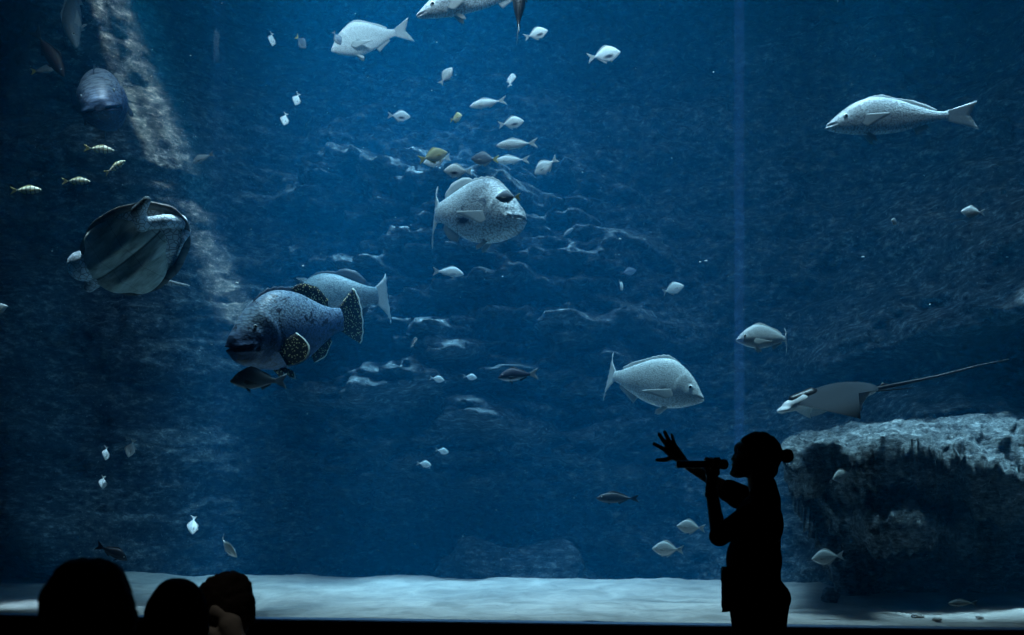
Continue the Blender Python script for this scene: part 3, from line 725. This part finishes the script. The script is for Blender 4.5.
# ------------------------------------------------------------------ turtle (unit shell length, head +x, back +z)
def skin_mat(name, a, b, sc_=22, rough=.6):
    t = NT(name); v = t.coord(); vo = t.vor(v, sc_, 'DISTANCE_TO_EDGE'); c = t.mix(t.ramp(vo, [(.02, 0.0), (.12, 1.0)]), a, b)
    n = t.noise(v, 8, 4); c = t.mix(t.ramp(n, [(.4, 0.0), (.65, .6)]), c, a); return t.pbr(c, rough, t.bump(vo, .4, .01), .3)
M['turtle_skin'] = skin_mat('turtle_skin', (.20, .25, .27), (.72, .80, .84), 26)
M['carapace'] = skin_mat('turtle_carapace', (.03, .035, .035), (.10, .10, .085), 7)
def plastron_mat():
    t = NT('turtle_plastron'); v = t.coord(); n = t.noise(t.coord((1.2, 4, 1)), 4, 5, .6, .4)
    c = t.ramp(n, [(.3, (.20, .24, .21)), (.5, (.46, .52, .46)), (.75, (.78, .84, .76))])
    sep = t.n('ShaderNodeSeparateXYZ', {'Vector': v}); y = t.math('ABSOLUTE', sep.outputs[1])
    c = t.mix(t.ramp(y, [(.0, .85), (.012, 0.0)]), c, (.03, .035, .035))
    s = t.math('ABSOLUTE', t.math('SINE', t.math('MULTIPLY', sep.outputs[0], 13))); c = t.mix(t.ramp(s, [(.0, .6), (.05, 0.0)]), c, (.05, .055, .055))
    return t.pbr(c, .6, t.bump(n, .5, .02), .3)
M['plastron'] = plastron_mat(); M['pale_scute'] = flat('pale_flipper_skin', (.62, .70, .72), .5)
def rim(a, k=1.0):                                 # outline of the shell, a = 0 at the head
    x = .5 * cos(a); y = .35 * sin(a) * (1 + .12 * cos(a)); 
    return x * k, y * k
TH_ = Vector((cos(radians(208)) * cos(radians(-24)), sin(radians(24)), sin(radians(208)) * cos(radians(-24)))).normalized()
TZ_ = Vector((-.40, .86, .32)); TZ_ = (TZ_ - TH_ * TZ_.dot(TH_)).normalized(); TS_ = TZ_.cross(TH_)
def tloc(px, py, z):                               # where on the turtle (local x, y at height z) a point of the photograph lies
    S0 = 126 / FPX * 9.25; D = TH_.x * TS_.z - TS_.x * TH_.z; a = b = 0.0
    for _ in range(6):
        dep = 9.25 + S0 * (a * TH_.y + b * TS_.y + z * TZ_.y); w = P(px, py, dep) - P(139, 245, 9.25)
        X = w.x / S0 - TZ_.x * z; Y = w.z / S0 - TZ_.z * z
        a, b = (X * TS_.z - TS_.x * Y) / D, (TH_.x * Y - X * TH_.z) / D
    return Vector((a, b, z))
def turtle():
    L = tloc
    body = blob('sea_turtle', [((.30, .0, -.02), .10, L(92, 262, -.02), .08),
        (L(122, 270, -.02), .10, L(98, 277, -.0), .075), (L(98, 277, 0), .075, L(89, 287, .0), .045), (L(120, 276, .03), .06, L(160, 281, .08), .035), (L(160, 281, .08), .032, L(189, 286, .08), .011),
        (L(180, 222, -.03), .06, L(166, 221, -.13), .052), (L(166, 221, -.13), .052, L(143, 224, -.22), .05), (L(142, 225, -.22), .055, L(138, 212, -.25), .055), (L(138, 212, -.25), .055, L(147, 200, -.26), .032),
        (L(186, 232, -.04), .04, L(183, 240, -.13), .022), (L(183, 240, -.13), .020, L(177, 255, -.15), .012), ((-.3, 0, -.01), .05, (-.47, 0, -.03), .02)],
        [(L(83, 266, -.03), (.135, .125, .10), (0, 0, 0)), ((0, 0, 0), (.42, .29, .08), (0, 0, 0))], M['turtle_skin'], .011, 3)
    V = []; F = []; NA, NR = 72, 16
    for layer in (0, 1):
        for j in range(NR + 1):
            t = j / NR
            for i in range(NA):
                a = 2 * pi * i / NA; x, y = rim(a, t * (1 + (.018 * abs(sin(a * 6)) if t > .9 else 0) * (1 if cos(a) < .8 else 0)))
                z = .27 * (1 - t ** 2.4) ** .8 - .045 if layer == 0 else (.27 * (1 - t ** 2.4) ** .8 - .045) * .8 - .022 * (1 - (t > .97)) - .012
                if layer == 1 and t > .84: z = -.075 + .02 * (t - .84) / .16
                V.append((x, y, z))
    N = NA * (NR + 1)
    for j in range(NR):
        for i in range(NA):
            a = j * NA + i; b = j * NA + (i + 1) % NA; F.append((a, a + NA, b + NA, b)); F.append((a + N, b + N, b + N + NA, a + NA + N))
    for i in range(NA):
        a = NR * NA + i; b = NR * NA + (i + 1) % NA; F.append((a, a + N, b + N, b))
    mesh_obj('carapace', V, F, M['carapace'], body)
    V = []; F = []; NR = 12
    for j in range(NR + 1):
        t = j / NR
        for i in range(NA):
            a = 2 * pi * i / NA; k = t * (.96 + .03 * cos(2 * a)); x, y = rim(a, k)
            x = x * .78 + .11; 
            notch = .16 * exp(-((abs(a - pi) - .65) / .30) ** 2) + .10 * exp(-((min(a, 2 * pi - a) - .8) / .25) ** 2)
            x *= 1 - notch * t * .9; y *= 1 - notch * t * .9
            rd = .035 * exp(-((abs(y) - .11) / .035) ** 2) * (1 - t ** 3) - .018 * exp(-(y / .02) ** 2)
            V.append((x, y, -.175 + .10 * t ** 3 - rd))
    for j in range(NR):
        for i in range(NA): a = j * NA + i; b = j * NA + (i + 1) % NA; F.append((a, b, b + NA, a + NA))
    n0 = len(V); 
    for j in (0,): 
        for i in range(NA): x, y, z = V[NR * NA + i]; V.append((x * .97, y * .97, z + .05))
    for i in range(NA): a = NR * NA + i; b = NR * NA + (i + 1) % NA; F.append((a, b, n0 + (i + 1) % NA, n0 + i))
    mesh_obj('plastron', V, F, M['plastron'], body)
    for sd in (1, -1):
        bm = bmesh.new(); bmesh.ops.create_uvsphere(bm, u_segments=12, v_segments=8, radius=.014, matrix=Matrix.Translation(tloc(80, 266, -.03) + Vector((.055, sd * .088, .01)))); bm_obj('eye', bm, M['eye_dark'], body)
    bm = bmesh.new(); bmesh.ops.create_icosphere(bm, subdivisions=3, radius=1, matrix=Matrix.Translation(tloc(80, 266, -.05) + Vector((.10, 0, 0))) @ Matrix.Diagonal((.018, .024, .02, 1))); bm_obj('beak', bm, M['pale_scute'], body)
    return body
tt = turtle()
h, sv, zv = TH_, TS_, TZ_
tt.matrix_world = Matrix.Translation(P(139, 245, 9.25)) @ Matrix((h, sv, zv)).transposed().to_4x4() @ Matrix.Scale(126 / FPX * 9.25, 4)
tag(tt, 'large sea turtle showing its pale ridged belly, tilted at the left', 'turtle')

# ------------------------------------------------------------------ ray (unit disc length, snout +x)
M['ray_top'] = flat('ray_grey_back', (.03, .04, .05), .7, .12); M['ray_belly'] = flat('ray_white_belly', (.88, .90, .88), .5, .3)
M['ray_dark'] = flat('ray_black_patch', (.01, .01, .012), .4, .4)
def ray():
    V = []; F = []; NU, NV = 48, 64; rows = []
    def lead(t): return .5 - .42 * t ** 1.25 + .04 * sin(t * 3)      # leading edge x for span t (0..1)
    def trail(t): return -.42 + .30 * t ** .8 - .0 + .06 * sin(t * 5) * t
    mi = []
    for sdz in (1, -1):
        for i in range(NV + 1):
            y = -1 + 2 * i / NV; t = abs(y); le, te = lead(t), trail(t)
            te = le - (le - te) * sqrt(max(0, 1 - t ** 5)) - .01
            for j in range(NU + 1):
                q = j / NU; x = le + (te - le) * q
                th = .105 * exp(-(t / .30) ** 2) + .022 * (1 - t) + .004
                z = sdz * th * (sin(pi * min(1, max(0, q))) ** .6) * (1 if sdz > 0 else .7)
                bend_ = -.22 * t ** 1.5 + .12 * t * sin(q * 3.0)
                if y > 0: bend_ = t ** 1.6 * (-.20 + .24 * q)
                V.append((x, y * .56 * (1 - .12 * t), z + bend_))
    N = (NV + 1) * (NU + 1)
    for i in range(NV):
        for j in range(NU):
            a = i * (NU + 1) + j; F.append((a, a + 1, a + NU + 2, a + NU + 1)); mi.append(0); b = a + N; F.append((b, b + NU + 1, b + NU + 2, b + 1)); mi.append(1)
    body = mesh_obj('eagle_ray', V, F, [M['ray_top'], M['ray_belly']], midx=mi)
    blob('head', [((.40, 0, .02), .085, (.56, 0, -.01), .055)], [((.60, 0, -.03), (.075, .075, .032), (0, 8, 0))], M['ray_belly'], .012, 3, body)
    blob('head_cap', [((.30, 0, .055), .08, (.50, 0, .045), .048)], [], M['ray_dark'], .012, 3, body)
    for sd in (1, -1):
        v, f = fin_data([(-.30 - .02 * i, sd * (.05 + .02 * i), -.01) for i in range(6)], [(-.50 - .03 * i, sd * (.06 + .04 * i), -.03) for i in range(6)], 4, .012, .002, Vector((0, 0, 1)))
        mesh_obj('pelvic_fin', v, f, M['ray_belly'] if sd < 0 else M['ray_top'], body)
    v, f = fin_data([(-.42 - .02 * i, 0, .01) for i in range(5)], [(-.47 - .02 * i, 0, .055 - .008 * i) for i in range(5)], 3, .012, .001)
    mesh_obj('dorsal_fin', v, f, M['ray_dark'], body)
    cu = [(-.36, 0, .0), (-.55, .0, .005), (-.8, .01, .01), (-1.1, .03, .02), (-1.5, .05, .05), (-1.85, .06, .055)]
    blob('tail', [(a, .022 * (1 - i / 6) + .003, b, .022 * (1 - (i + 1) / 6) + .003) for i, (a, b) in enumerate(zip(cu, cu[1:]))], [], M['ray_dark'], .005, 1, body)
    return body
rr = ray()
h = Vector((-cos(radians(11)), -.22, -sin(radians(11)))).normalized(); zv = Vector((-.12, -.12, 1)); zv = (zv - h * zv.dot(h)).normalized(); sv = zv.cross(h)
rr.matrix_world = Matrix.Translation(P(840, 396, 8.5)) @ Matrix((h, sv, zv)).transposed().to_4x4() @ Matrix.Scale(103 / FPX * 8.5, 4)
tag(rr, 'dark backed white bellied ray with whip tail gliding above the ledge', 'ray')
# ------------------------------------------------------------------ people in the dark hall
M['skin'] = flat('skin', (.36, .22, .16), .55, .3); M['hair'] = flat('dark_hair', (.012, .010, .009), .8, .1); M['cloth'] = flat('black_cotton', (.012, .012, .014), .95, .05)
M['trouser'] = flat('dark_trousers', (.014, .014, .018), .95, .05); M['shoe'] = flat('black_shoe', (.01, .01, .01), .6, .2); M['mic'] = flat('black_microphone', (.02, .02, .022), .4, .4)
M['grille'] = flat('microphone_grille', (.10, .10, .11), .4, .5); M['lens'] = flat('glasses_rim', (.30, .30, .32), .3, .5); M['band'] = flat('wrist_band', (.05, .05, .06), .5)
M['jumper'] = flat('dark_jumper', (.02, .02, .024), .95, .05); M['hood'] = flat('pale_grey_hood', (.22, .22, .20), .95, .05); M['bench'] = flat('dark_wood_bench', (.03, .025, .02), .6)
YS = 6.0
def q(px, py, dy=0.0): return P(px, py, YS + dy)
caps = [(q(761, 490), .060, q(757, 474), .052),
    (q(764, 502, -.13), .055, q(764, 502, .13), .055),
    (q(764, 505, -.15), .050, q(719, 536, -.21), .040), (q(719, 536, -.21), .040, q(711, 488, -.15), .029), (q(711, 488, -.15), .026, q(712, 474, -.13), .028),
    (q(764, 505, .15), .048, q(730, 491, .22), .040), (q(730, 491, .22), .038, q(685, 463.5, .22), .024),
    (q(758, 600, -.085), .085, q(757, 682, -.09), .058), (q(757, 682, -.09), .056, q(762, 745, -.09), .036), (q(758, 600, .085), .085, q(759, 682, .10), .058), (q(759, 682, .10), .056, q(765, 745, .10), .036)]
ells = [(q(761, 525), (.105, .150, .15), (0, 0, 0)), (q(760, 562), (.100, .135, .13), (0, 0, 0)), (q(761, 596), (.125, .165, .12), (0, 0, 0)), (q(770, 600), (.095, .14, .085), (0, 0, 0)),
    (q(758, 456), (.105, .078, .112), (0, -10, 0)), (q(746, 462), (.066, .062, .078), (0, 12, 0)), (q(740, 472), (.050, .045, .030), (0, -8, 0)), (q(733.5, 473.5), (.020, .022, .014), (0, 0, 0)),
    (q(742, 449), (.040, .060, .038), (0, 0, 0)), (q(734, 464.5), (.014, .022, .007), (0, 0, 0)), (q(734, 467.8), (.013, .020, .007), (0, 0, 0)), (q(761, 461, -.077), (.014, .010, .030), (0, 0, 0)), (q(761, 461, .077), (.014, .010, .030), (0, 0, 0))]
caps += [(q(737.5, 451), .009, q(732.8, 459), .010), (q(734.5, 459.5, -.008), .008, q(734.5, 459.5, .008), .008)]
# near hand: fist closed round the microphone (axis along x at py 464.3)
mx = lambda px: q(px, 464.3, -.13)
caps += [(q(708, 473.5, -.125), .016, q(717, 473.0, -.120), .016), (q(710, 479, -.135), .022, q(714, 472, -.118), .019), (q(712, 471, -.10), .016, q(713, 467, -.098), .014)]
for k, px in enumerate((706.4, 710.6, 714.8, 718.6)):
    c = mx(px); R_ = .0285; pts = []
    for a in (-60, -10, 40, 85, 135, 185, 215): pts.append(c + Vector((0, cos(radians(a)) * R_, sin(radians(a)) * R_)))
    for a, b, r in zip(pts, pts[1:], (.0105, .010, .0098, .0095, .009, .0085)): caps.append((a, r, b, r * .97))
c = mx(716); caps += [(q(709, 476, -.155), .012, c + Vector((-.01, -.030, -.012)), .0105), (c + Vector((-.01, -.030, -.012)), .0105, c + Vector((.018, -.027, .008)), .0085)]
# raised hand: palm and five spread fingers
hp = lambda px, py, e=0: q(px, py, .22 + e)
W_r = (684.5, 463)
for (kx, ky, e), r in (((666.5, 451, -.012), .0135), ((668, 447.5, -.004), .0135), ((671, 445.5, .004), .013), ((674.5, 445.5, .012), .0125), ((674, 457, -.015), .013)):
    caps.append((hp(*W_r), .024, hp(kx, ky, e), r * 1.15))
caps.append((hp(668, 450, -.006), .013, hp(673, 447.5, .008), .013)); caps.append((hp(671, 455), .012, hp(668, 450), .013))
for pts, r in ((((666.5, 451, -.012), (660.5, 447.2, -.022), (654.2, 443.9, -.02)), .0092), (((668, 447.5, -.004), (663, 440, -.008), (659.2, 434.2, -.002)), .0095), (((671, 445.5, .004), (667.5, 438, .006), (664.7, 432.2, .012)), .0095),
               (((674.5, 445.5, .012), (673.2, 439.5, .02), (671.8, 434.8, .03)), .0082), (((674, 457, -.015), (665, 459.8, -.03), (657.2, 459.9, -.035)), .0100)):
    for i, (a, b) in enumerate(zip(pts, pts[1:])): caps.append((hp(*a), 1.36 * r * (1 - .12 * i), hp(*b), 1.36 * r * (1 - .12 * (i + 1))))
singer = blob('person', caps, ells, M['skin'], .0045, 2)
tag(singer, 'person standing in silhouette singing into a microphone, one hand raised, hair in a bun', 'person')
def tail_bm(bm):
    for lo, hi in (((722.5, 567, -.09), (732, 582, -.03)), ((724, 578, -.09), (745, 607, .0))):
        a = q(*lo); b = q(*hi); box_bm(bm, (a.x, YS + lo[2], b.z), (b.x, YS + hi[2], a.z))
    vs = [bm.verts.new(v) for v in (q(723.5, 604, -.09), q(732, 604, -.09), q(732.5, 611.5, -.09), q(721, 612.5, -.09), q(724.5, 604, .0), q(733, 604, .0), q(733.5, 611.5, .0), q(722, 612, .0))]
    for f in ((0, 1, 2, 3), (7, 6, 5, 4), (0, 4, 5, 1), (1, 5, 6, 2), (2, 6, 7, 3), (3, 7, 4, 0)): bm.faces.new([vs[i] for i in f])
blob('shirt', [(q(764, 502, -.13), .066, q(764, 502, .13), .066), (q(764, 505, -.15), .062, q(719.5, 536, -.21), .052), (q(764, 505, .15), .060, q(729, 491, .22), .061), (q(764, 508, .15), .06, q(737, 497, .20), .060), (q(763, 496), .066, q(761, 487), .062), (q(768, 484), .042, q(771, 500), .050), (q(772, 502), .045, q(772, 588), .045)],
    [(q(758, 524), (.125, .165, .15), (0, 0, 0)), (q(754, 560), (.138, .160, .17), (0, 0, 0)), (q(759, 596), (.145, .180, .115), (0, 0, 0)), (q(768, 598), (.112, .160, .095), (0, 0, 0))], M['cloth'], .008, 3, singer, tail_bm, cut=[(q(760, 613.5), Vector((0, 0, -1)))])
for sd in (-1, 1): pass
blob('trousers', [(q(759, 604, -.085), .148, q(759, 682, -.09), .10), (q(759, 682, -.09), .08, q(762, 748, -.09), .062), (q(759, 604, .085), .148, q(760, 682, .10), .10), (q(760, 682, .10), .08, q(765, 748, .10), .062)],
    [(q(760, 602), (.135, .172, .10), (0, 0, 0))], M['trouser'], .009, 3, singer, cut=[(q(760, 751), Vector((0, 0, -1)))])
hair = blob('hair', [], [(q(758.5, 454.5), (.119, .090, .116), (0, -8, 0)), (q(787, 456), (.034, .038, .036), (0, 0, 0)), (q(779, 456), (.03, .03, .028), (0, 0, 0)), (q(769, 470), (.045, .06, .045), (0, 20, 0))], M['hair'], .006, 2, singer,
    cut=[(q(747.5, 452), Vector((-.86, 0, -.50)))], post=lambda c: c + .003 * Vector((noise.noise(c * 40), noise.noise(c * 40 + Vector((5, 0, 0))), noise.noise(c * 40 + Vector((0, 5, 0))))))
for dy, px in ((-.09, 735), (.10, 741)):
    blob('shoe', [(q(765, 753, dy), .040, q(748, 756, dy), .036), (q(748, 756, dy), .034, q(px - 2, 758, dy), .026)], [], M['shoe'], .007, 2, singer, cut=[((0, 0, .002), Vector((0, 0, -1)))])
blob('wrist_band', [(q(711, 493.5, -.155), .031, q(711.2, 496.5, -.157), .0315)], [], M['band'], .005, 1, singer, cut=[(q(711, 497.5, -.155), Vector((-.1, 0, -1))), (q(711, 492.5, -.155), Vector((.1, 0, 1)))])
bm = bmesh.new()
for dy in (-.034, .034):
    r = bmesh.ops.create_circle(bm, segments=20, radius=1)
    tor = []
    for i in range(20):
        a = 2 * pi * i / 20; tor.append(q(736.2, 452.8, dy) + Vector((.004 * sin(a), .027 * cos(a), .019 * sin(a))))
    for v in r['verts']: bm.verts.remove(v)
    rings = []
    for i in range(20):
        c = tor[i]; n = (c - q(736.2, 452.8, dy)).normalized(); rings.append([bm.verts.new(c + .0022 * (n * cos(b) + Vector((1, 0, 0)) * sin(b))) for b in (0, pi / 2, pi, 3 * pi / 2)])
    for i in range(20):
        for k in range(4): bm.faces.new((rings[i][k], rings[i][(k + 1) % 4], rings[(i + 1) % 20][(k + 1) % 4], rings[(i + 1) % 20][k]))
    a, b = q(736.5, 451.5, dy * 1.8), q(760, 454, .080 if dy > 0 else -.080); d = b - a
    box = [bm.verts.new(p) for p in (a + Vector((0, -.002, -.002)), a + Vector((0, .002, -.002)), a + Vector((0, .002, .002)), a + Vector((0, -.002, .002)), b + Vector((0, -.002, -.002)), b + Vector((0, .002, -.002)), b + Vector((0, .002, .002)), b + Vector((0, -.002, .002)))]
    for f in ((0, 1, 2, 3), (7, 6, 5, 4), (0, 4, 5, 1), (1, 5, 6, 2), (2, 6, 7, 3), (3, 7, 4, 0)): bm.faces.new([box[i] for i in f])
a, b = q(735.6, 451.8, -.008), q(735.6, 451.8, .008); bx = [bm.verts.new(p) for p in (a + Vector((-.002, 0, -.002)), a + Vector((.002, 0, -.002)), a + Vector((.002, 0, .002)), a + Vector((-.002, 0, .002)), b + Vector((-.002, 0, -.002)), b + Vector((.002, 0, -.002)), b + Vector((.002, 0, .002)), b + Vector((-.002, 0, .002)))]
for f in ((0, 1, 2, 3), (7, 6, 5, 4), (0, 4, 5, 1), (1, 5, 6, 2), (2, 6, 7, 3), (3, 7, 4, 0)): bm.faces.new([bx[i] for i in f])
bm_obj('glasses', bm, M['lens'], singer)
# microphone
def lathe(name, prof_, origin, axis, mat, parent=None, seg=24):
    rot = axis.to_track_quat('Z', 'Y').to_matrix().to_4x4(); m = Matrix.Translation(origin) @ rot; V = []; F = []
    for z, r in prof_: V += [m @ Vector((r * cos(2 * pi * k / seg), r * sin(2 * pi * k / seg), z)) for k in range(seg)]
    for i in range(len(prof_) - 1):
        for k in range(seg): a = i * seg + k; b = i * seg + (k + 1) % seg; F.append((a, b, b + seg, a + seg))
    F.append(tuple(range(seg - 1, -1, -1))); F.append(tuple(range((len(prof_) - 1) * seg, len(prof_) * seg)))
    return mesh_obj(name, V, F, mat, parent)
A_, B_ = mx(676.5), mx(728); Lm = (B_ - A_).length; ax = (B_ - A_).normalized()
mic = lathe('microphone', [(0, .015), (.003, .0185), (.05, .0185), (.052, .0170), (.055, .0185), (Lm - .07, .0175), (Lm - .045, .0185)], A_, ax, M['mic'])
lathe('grille', [(0, .018), (.006, .024), (.02, .0265), (.035, .0245), (.044, .017), (.048, .006)], A_ + ax * (Lm - .045), ax, M['grille'], mic)
tag(mic, 'black handheld microphone gripped at the singer\'s mouth', 'microphone')

# seated audience: heads and shoulders seen from behind, a little below the camera
def sitter(hx, hy, Y, rw, rh, label, hair_n=.006, jumper='jumper', turn=0, face=False, seed=0, hw=1.0):
    c = P(hx, hy, Y)
    B = lambda x, y, z: c + Vector((x, y, z))
    s_ = c.z; hip = .52 - s_ + .02; n = -.20
    caps = [(B(0, -.01, -.06), .055, B(0, -.03, n + .02), .062), (B(-.15, -.03, n - .06), .06, B(.15, -.03, n - .06), .06),
        (B(-.17, -.03, n - .08), .05, B(-.21, .05, n - .32), .042), (B(-.21, .05, n - .32), .04, B(-.12, .27, n - .36), .03), (B(.17, -.03, n - .08), .05, B(.21, .05, n - .32), .042), (B(.21, .05, n - .32), .04, B(.12, .27, n - .36), .03),
        (B(-.12, .27, n - .36), .03, B(-.09, .33, n - .37), .026), (B(.12, .27, n - .36), .03, B(.09, .33, n - .37), .026),
        (B(-.09, .0, hip), .085, B(-.11, .42, hip + .01), .062), (B(-.11, .42, hip + .01), .06, B(-.11, .45, .08 - s_), .04), (B(.09, .0, hip), .085, B(.11, .42, hip + .01), .062), (B(.11, .42, hip + .01), .06, B(.11, .45, .08 - s_), .04),
        (B(-.11, .45, .05 - s_), .042, B(-.11, .62, .04 - s_), .034), (B(.11, .45, .05 - s_), .042, B(.11, .62, .04 - s_), .034)]
    for sd in (-1, 1):                                # fingers resting over the knees
        for k in range(4): caps.append((B(sd * (.07 + .018 * k), .34, n - .372), .011, B(sd * (.06 + .021 * k), .40 - .005 * abs(k - 1), n - .385), .0085))
        caps.append((B(sd * .075, .33, n - .36), .012, B(sd * .045, .365, n - .37), .009))
    ca, sa = cos(radians(turn)), sin(radians(turn)); T = lambda x, y, z: B(x * ca - y * sa, x * sa + y * ca, z)
    ells = [(B(0, 0, 0), (rw * .86, .092, rh * .92), (0, 0, 0)), (T(0, .04, -.05), (.06, .055, .07), (0, 0, 0)), (T(0, .105, -.035), (.012, .020, .016), (0, 0, 0)), (T(0, .088, -.078), (.022, .012, .010), (0, 0, 0)),
        (T(-rw * .88, .005, -.02), (.012, .018, .030), (0, 0, 0)), (T(rw * .88, .005, -.02), (.012, .018, .030), (0, 0, 0)), (B(0, -.02, (n - .08 + hip) / 2), (.17, .12, (n - .08 - hip) / 2 + .06), (0, 0, 0))]
    p = blob('person', caps, ells, M['skin'], .009, 2); tag(p, label, 'person')
    def fz(v):
        k = v * 14 + Vector((seed, 0, 0)); kk = v * 45
        return v + hair_n * Vector((noise.noise(k) + .6 * noise.noise(kk), noise.noise(k + Vector((9, 0, 0))), noise.noise(k + Vector((0, 9, 0))) + .6 * noise.noise(kk + Vector((0, 3, 0)))))
    hcut = [(T(0, .055, 0), T(0, 1, -.25) - B(0, 0, 0))] + ([(B(0, 0, -rh * .25), Vector((.2, -.3, -1)).normalized())] if face else [(B(0, 0, -rh * 1.0), Vector((0, 0, -1)))])
    blob('hair', [], [(B(0, -.012, .008), (rw * hw, .112, rh), (0, 0, 0)), (B(0, -.045, -.05), (rw * .88, .075, .085), (0, 0, 0))], M['hair'], .008, 2, p, cut=hcut, post=fz)
    blob(jumper, [(B(-.15, -.03, n - .055), .078, B(.15, -.03, n - .055), .078), (B(-.175, -.03, n - .08), .068, B(-.21, .05, n - .32), .056), (B(-.21, .05, n - .32), .054, B(-.125, .26, n - .36), .042),
        (B(.175, -.03, n - .08), .068, B(.21, .05, n - .32), .056), (B(.21, .05, n - .32), .054, B(.125, .26, n - .36), .042), (B(0, -.03, n - .01), .075, B(0, -.03, n - .05), .085)],
        [(B(0, -.02, (n - .08 + hip) / 2), (.19, .14, (n - .08 - hip) / 2 + .07), (0, 0, 0))], M['jumper'], .011, 3, p)
    blob('trousers', [(B(-.09, .0, hip), .100, B(-.11, .42, hip + .01), .078), (B(-.11, .42, hip + .01), .076, B(-.11, .45, .12 - s_), .058), (B(.09, .0, hip), .100, B(.11, .42, hip + .01), .078), (B(.11, .42, hip + .01), .076, B(.11, .45, .12 - s_), .058)],
        [], M['trouser'], .011, 2, p)
    return p, B
sitter(89, 615, 2.50, .098, .113, 'seated spectator with round bushy hair, leftmost head in the foreground', .012, seed=1)
sitter(178, 621, 3.45, .088, .118, 'seated spectator with smooth dark hair, middle head of the three', .004, seed=4)
p3, B3 = sitter(226, 612, 4.35, .108, .140, 'seated spectator with tousled hair and pale hood, rightmost of the three heads', .016, face=True, seed=9)
blob('hood', [(B3(-.012, -.10, .008), .030, B3(.034, -.10, -.02), .034), (B3(.034, -.10, -.03), .042, B3(.055, -.10, -.09), .046), (B3(-.02, -.09, -.08), .046, B3(.055, -.09, -.11), .050)], [(B3(.0, -.05, -.14), (.10, .085, .06), (0, 0, 0))], M['hood'], .008, 2, p3,
     post=lambda v: v + .006 * Vector((noise.noise(v * 22), noise.noise(v * 22 + Vector((4, 0, 0))), noise.noise(v * 22 + Vector((0, 4, 0))))))
for Yb, x0, lab in ((2.5, -.88, 'dark wooden bench under the bushy-haired spectator'), (3.45, -.955, 'dark wooden bench under the smooth-haired spectator'), (4.35, -1.04, 'dark wooden bench under the spectator with the pale hood')):
    bm = bmesh.new(); box_bm(bm, (x0 - .5, Yb - .2, .385), (x0 + .5, Yb + .2, .43), .01)
    be = bm_obj('bench', bm, M['bench'], None, False)
    for x in (-.42, .42):
        bm = bmesh.new(); box_bm(bm, (x0 + x - .03, Yb - .16, 0), (x0 + x + .03, Yb + .16, .386), .006); bm_obj('leg', bm, M['bench'], be, False)
    tag(be, lab, 'bench', 'benches of the audience')
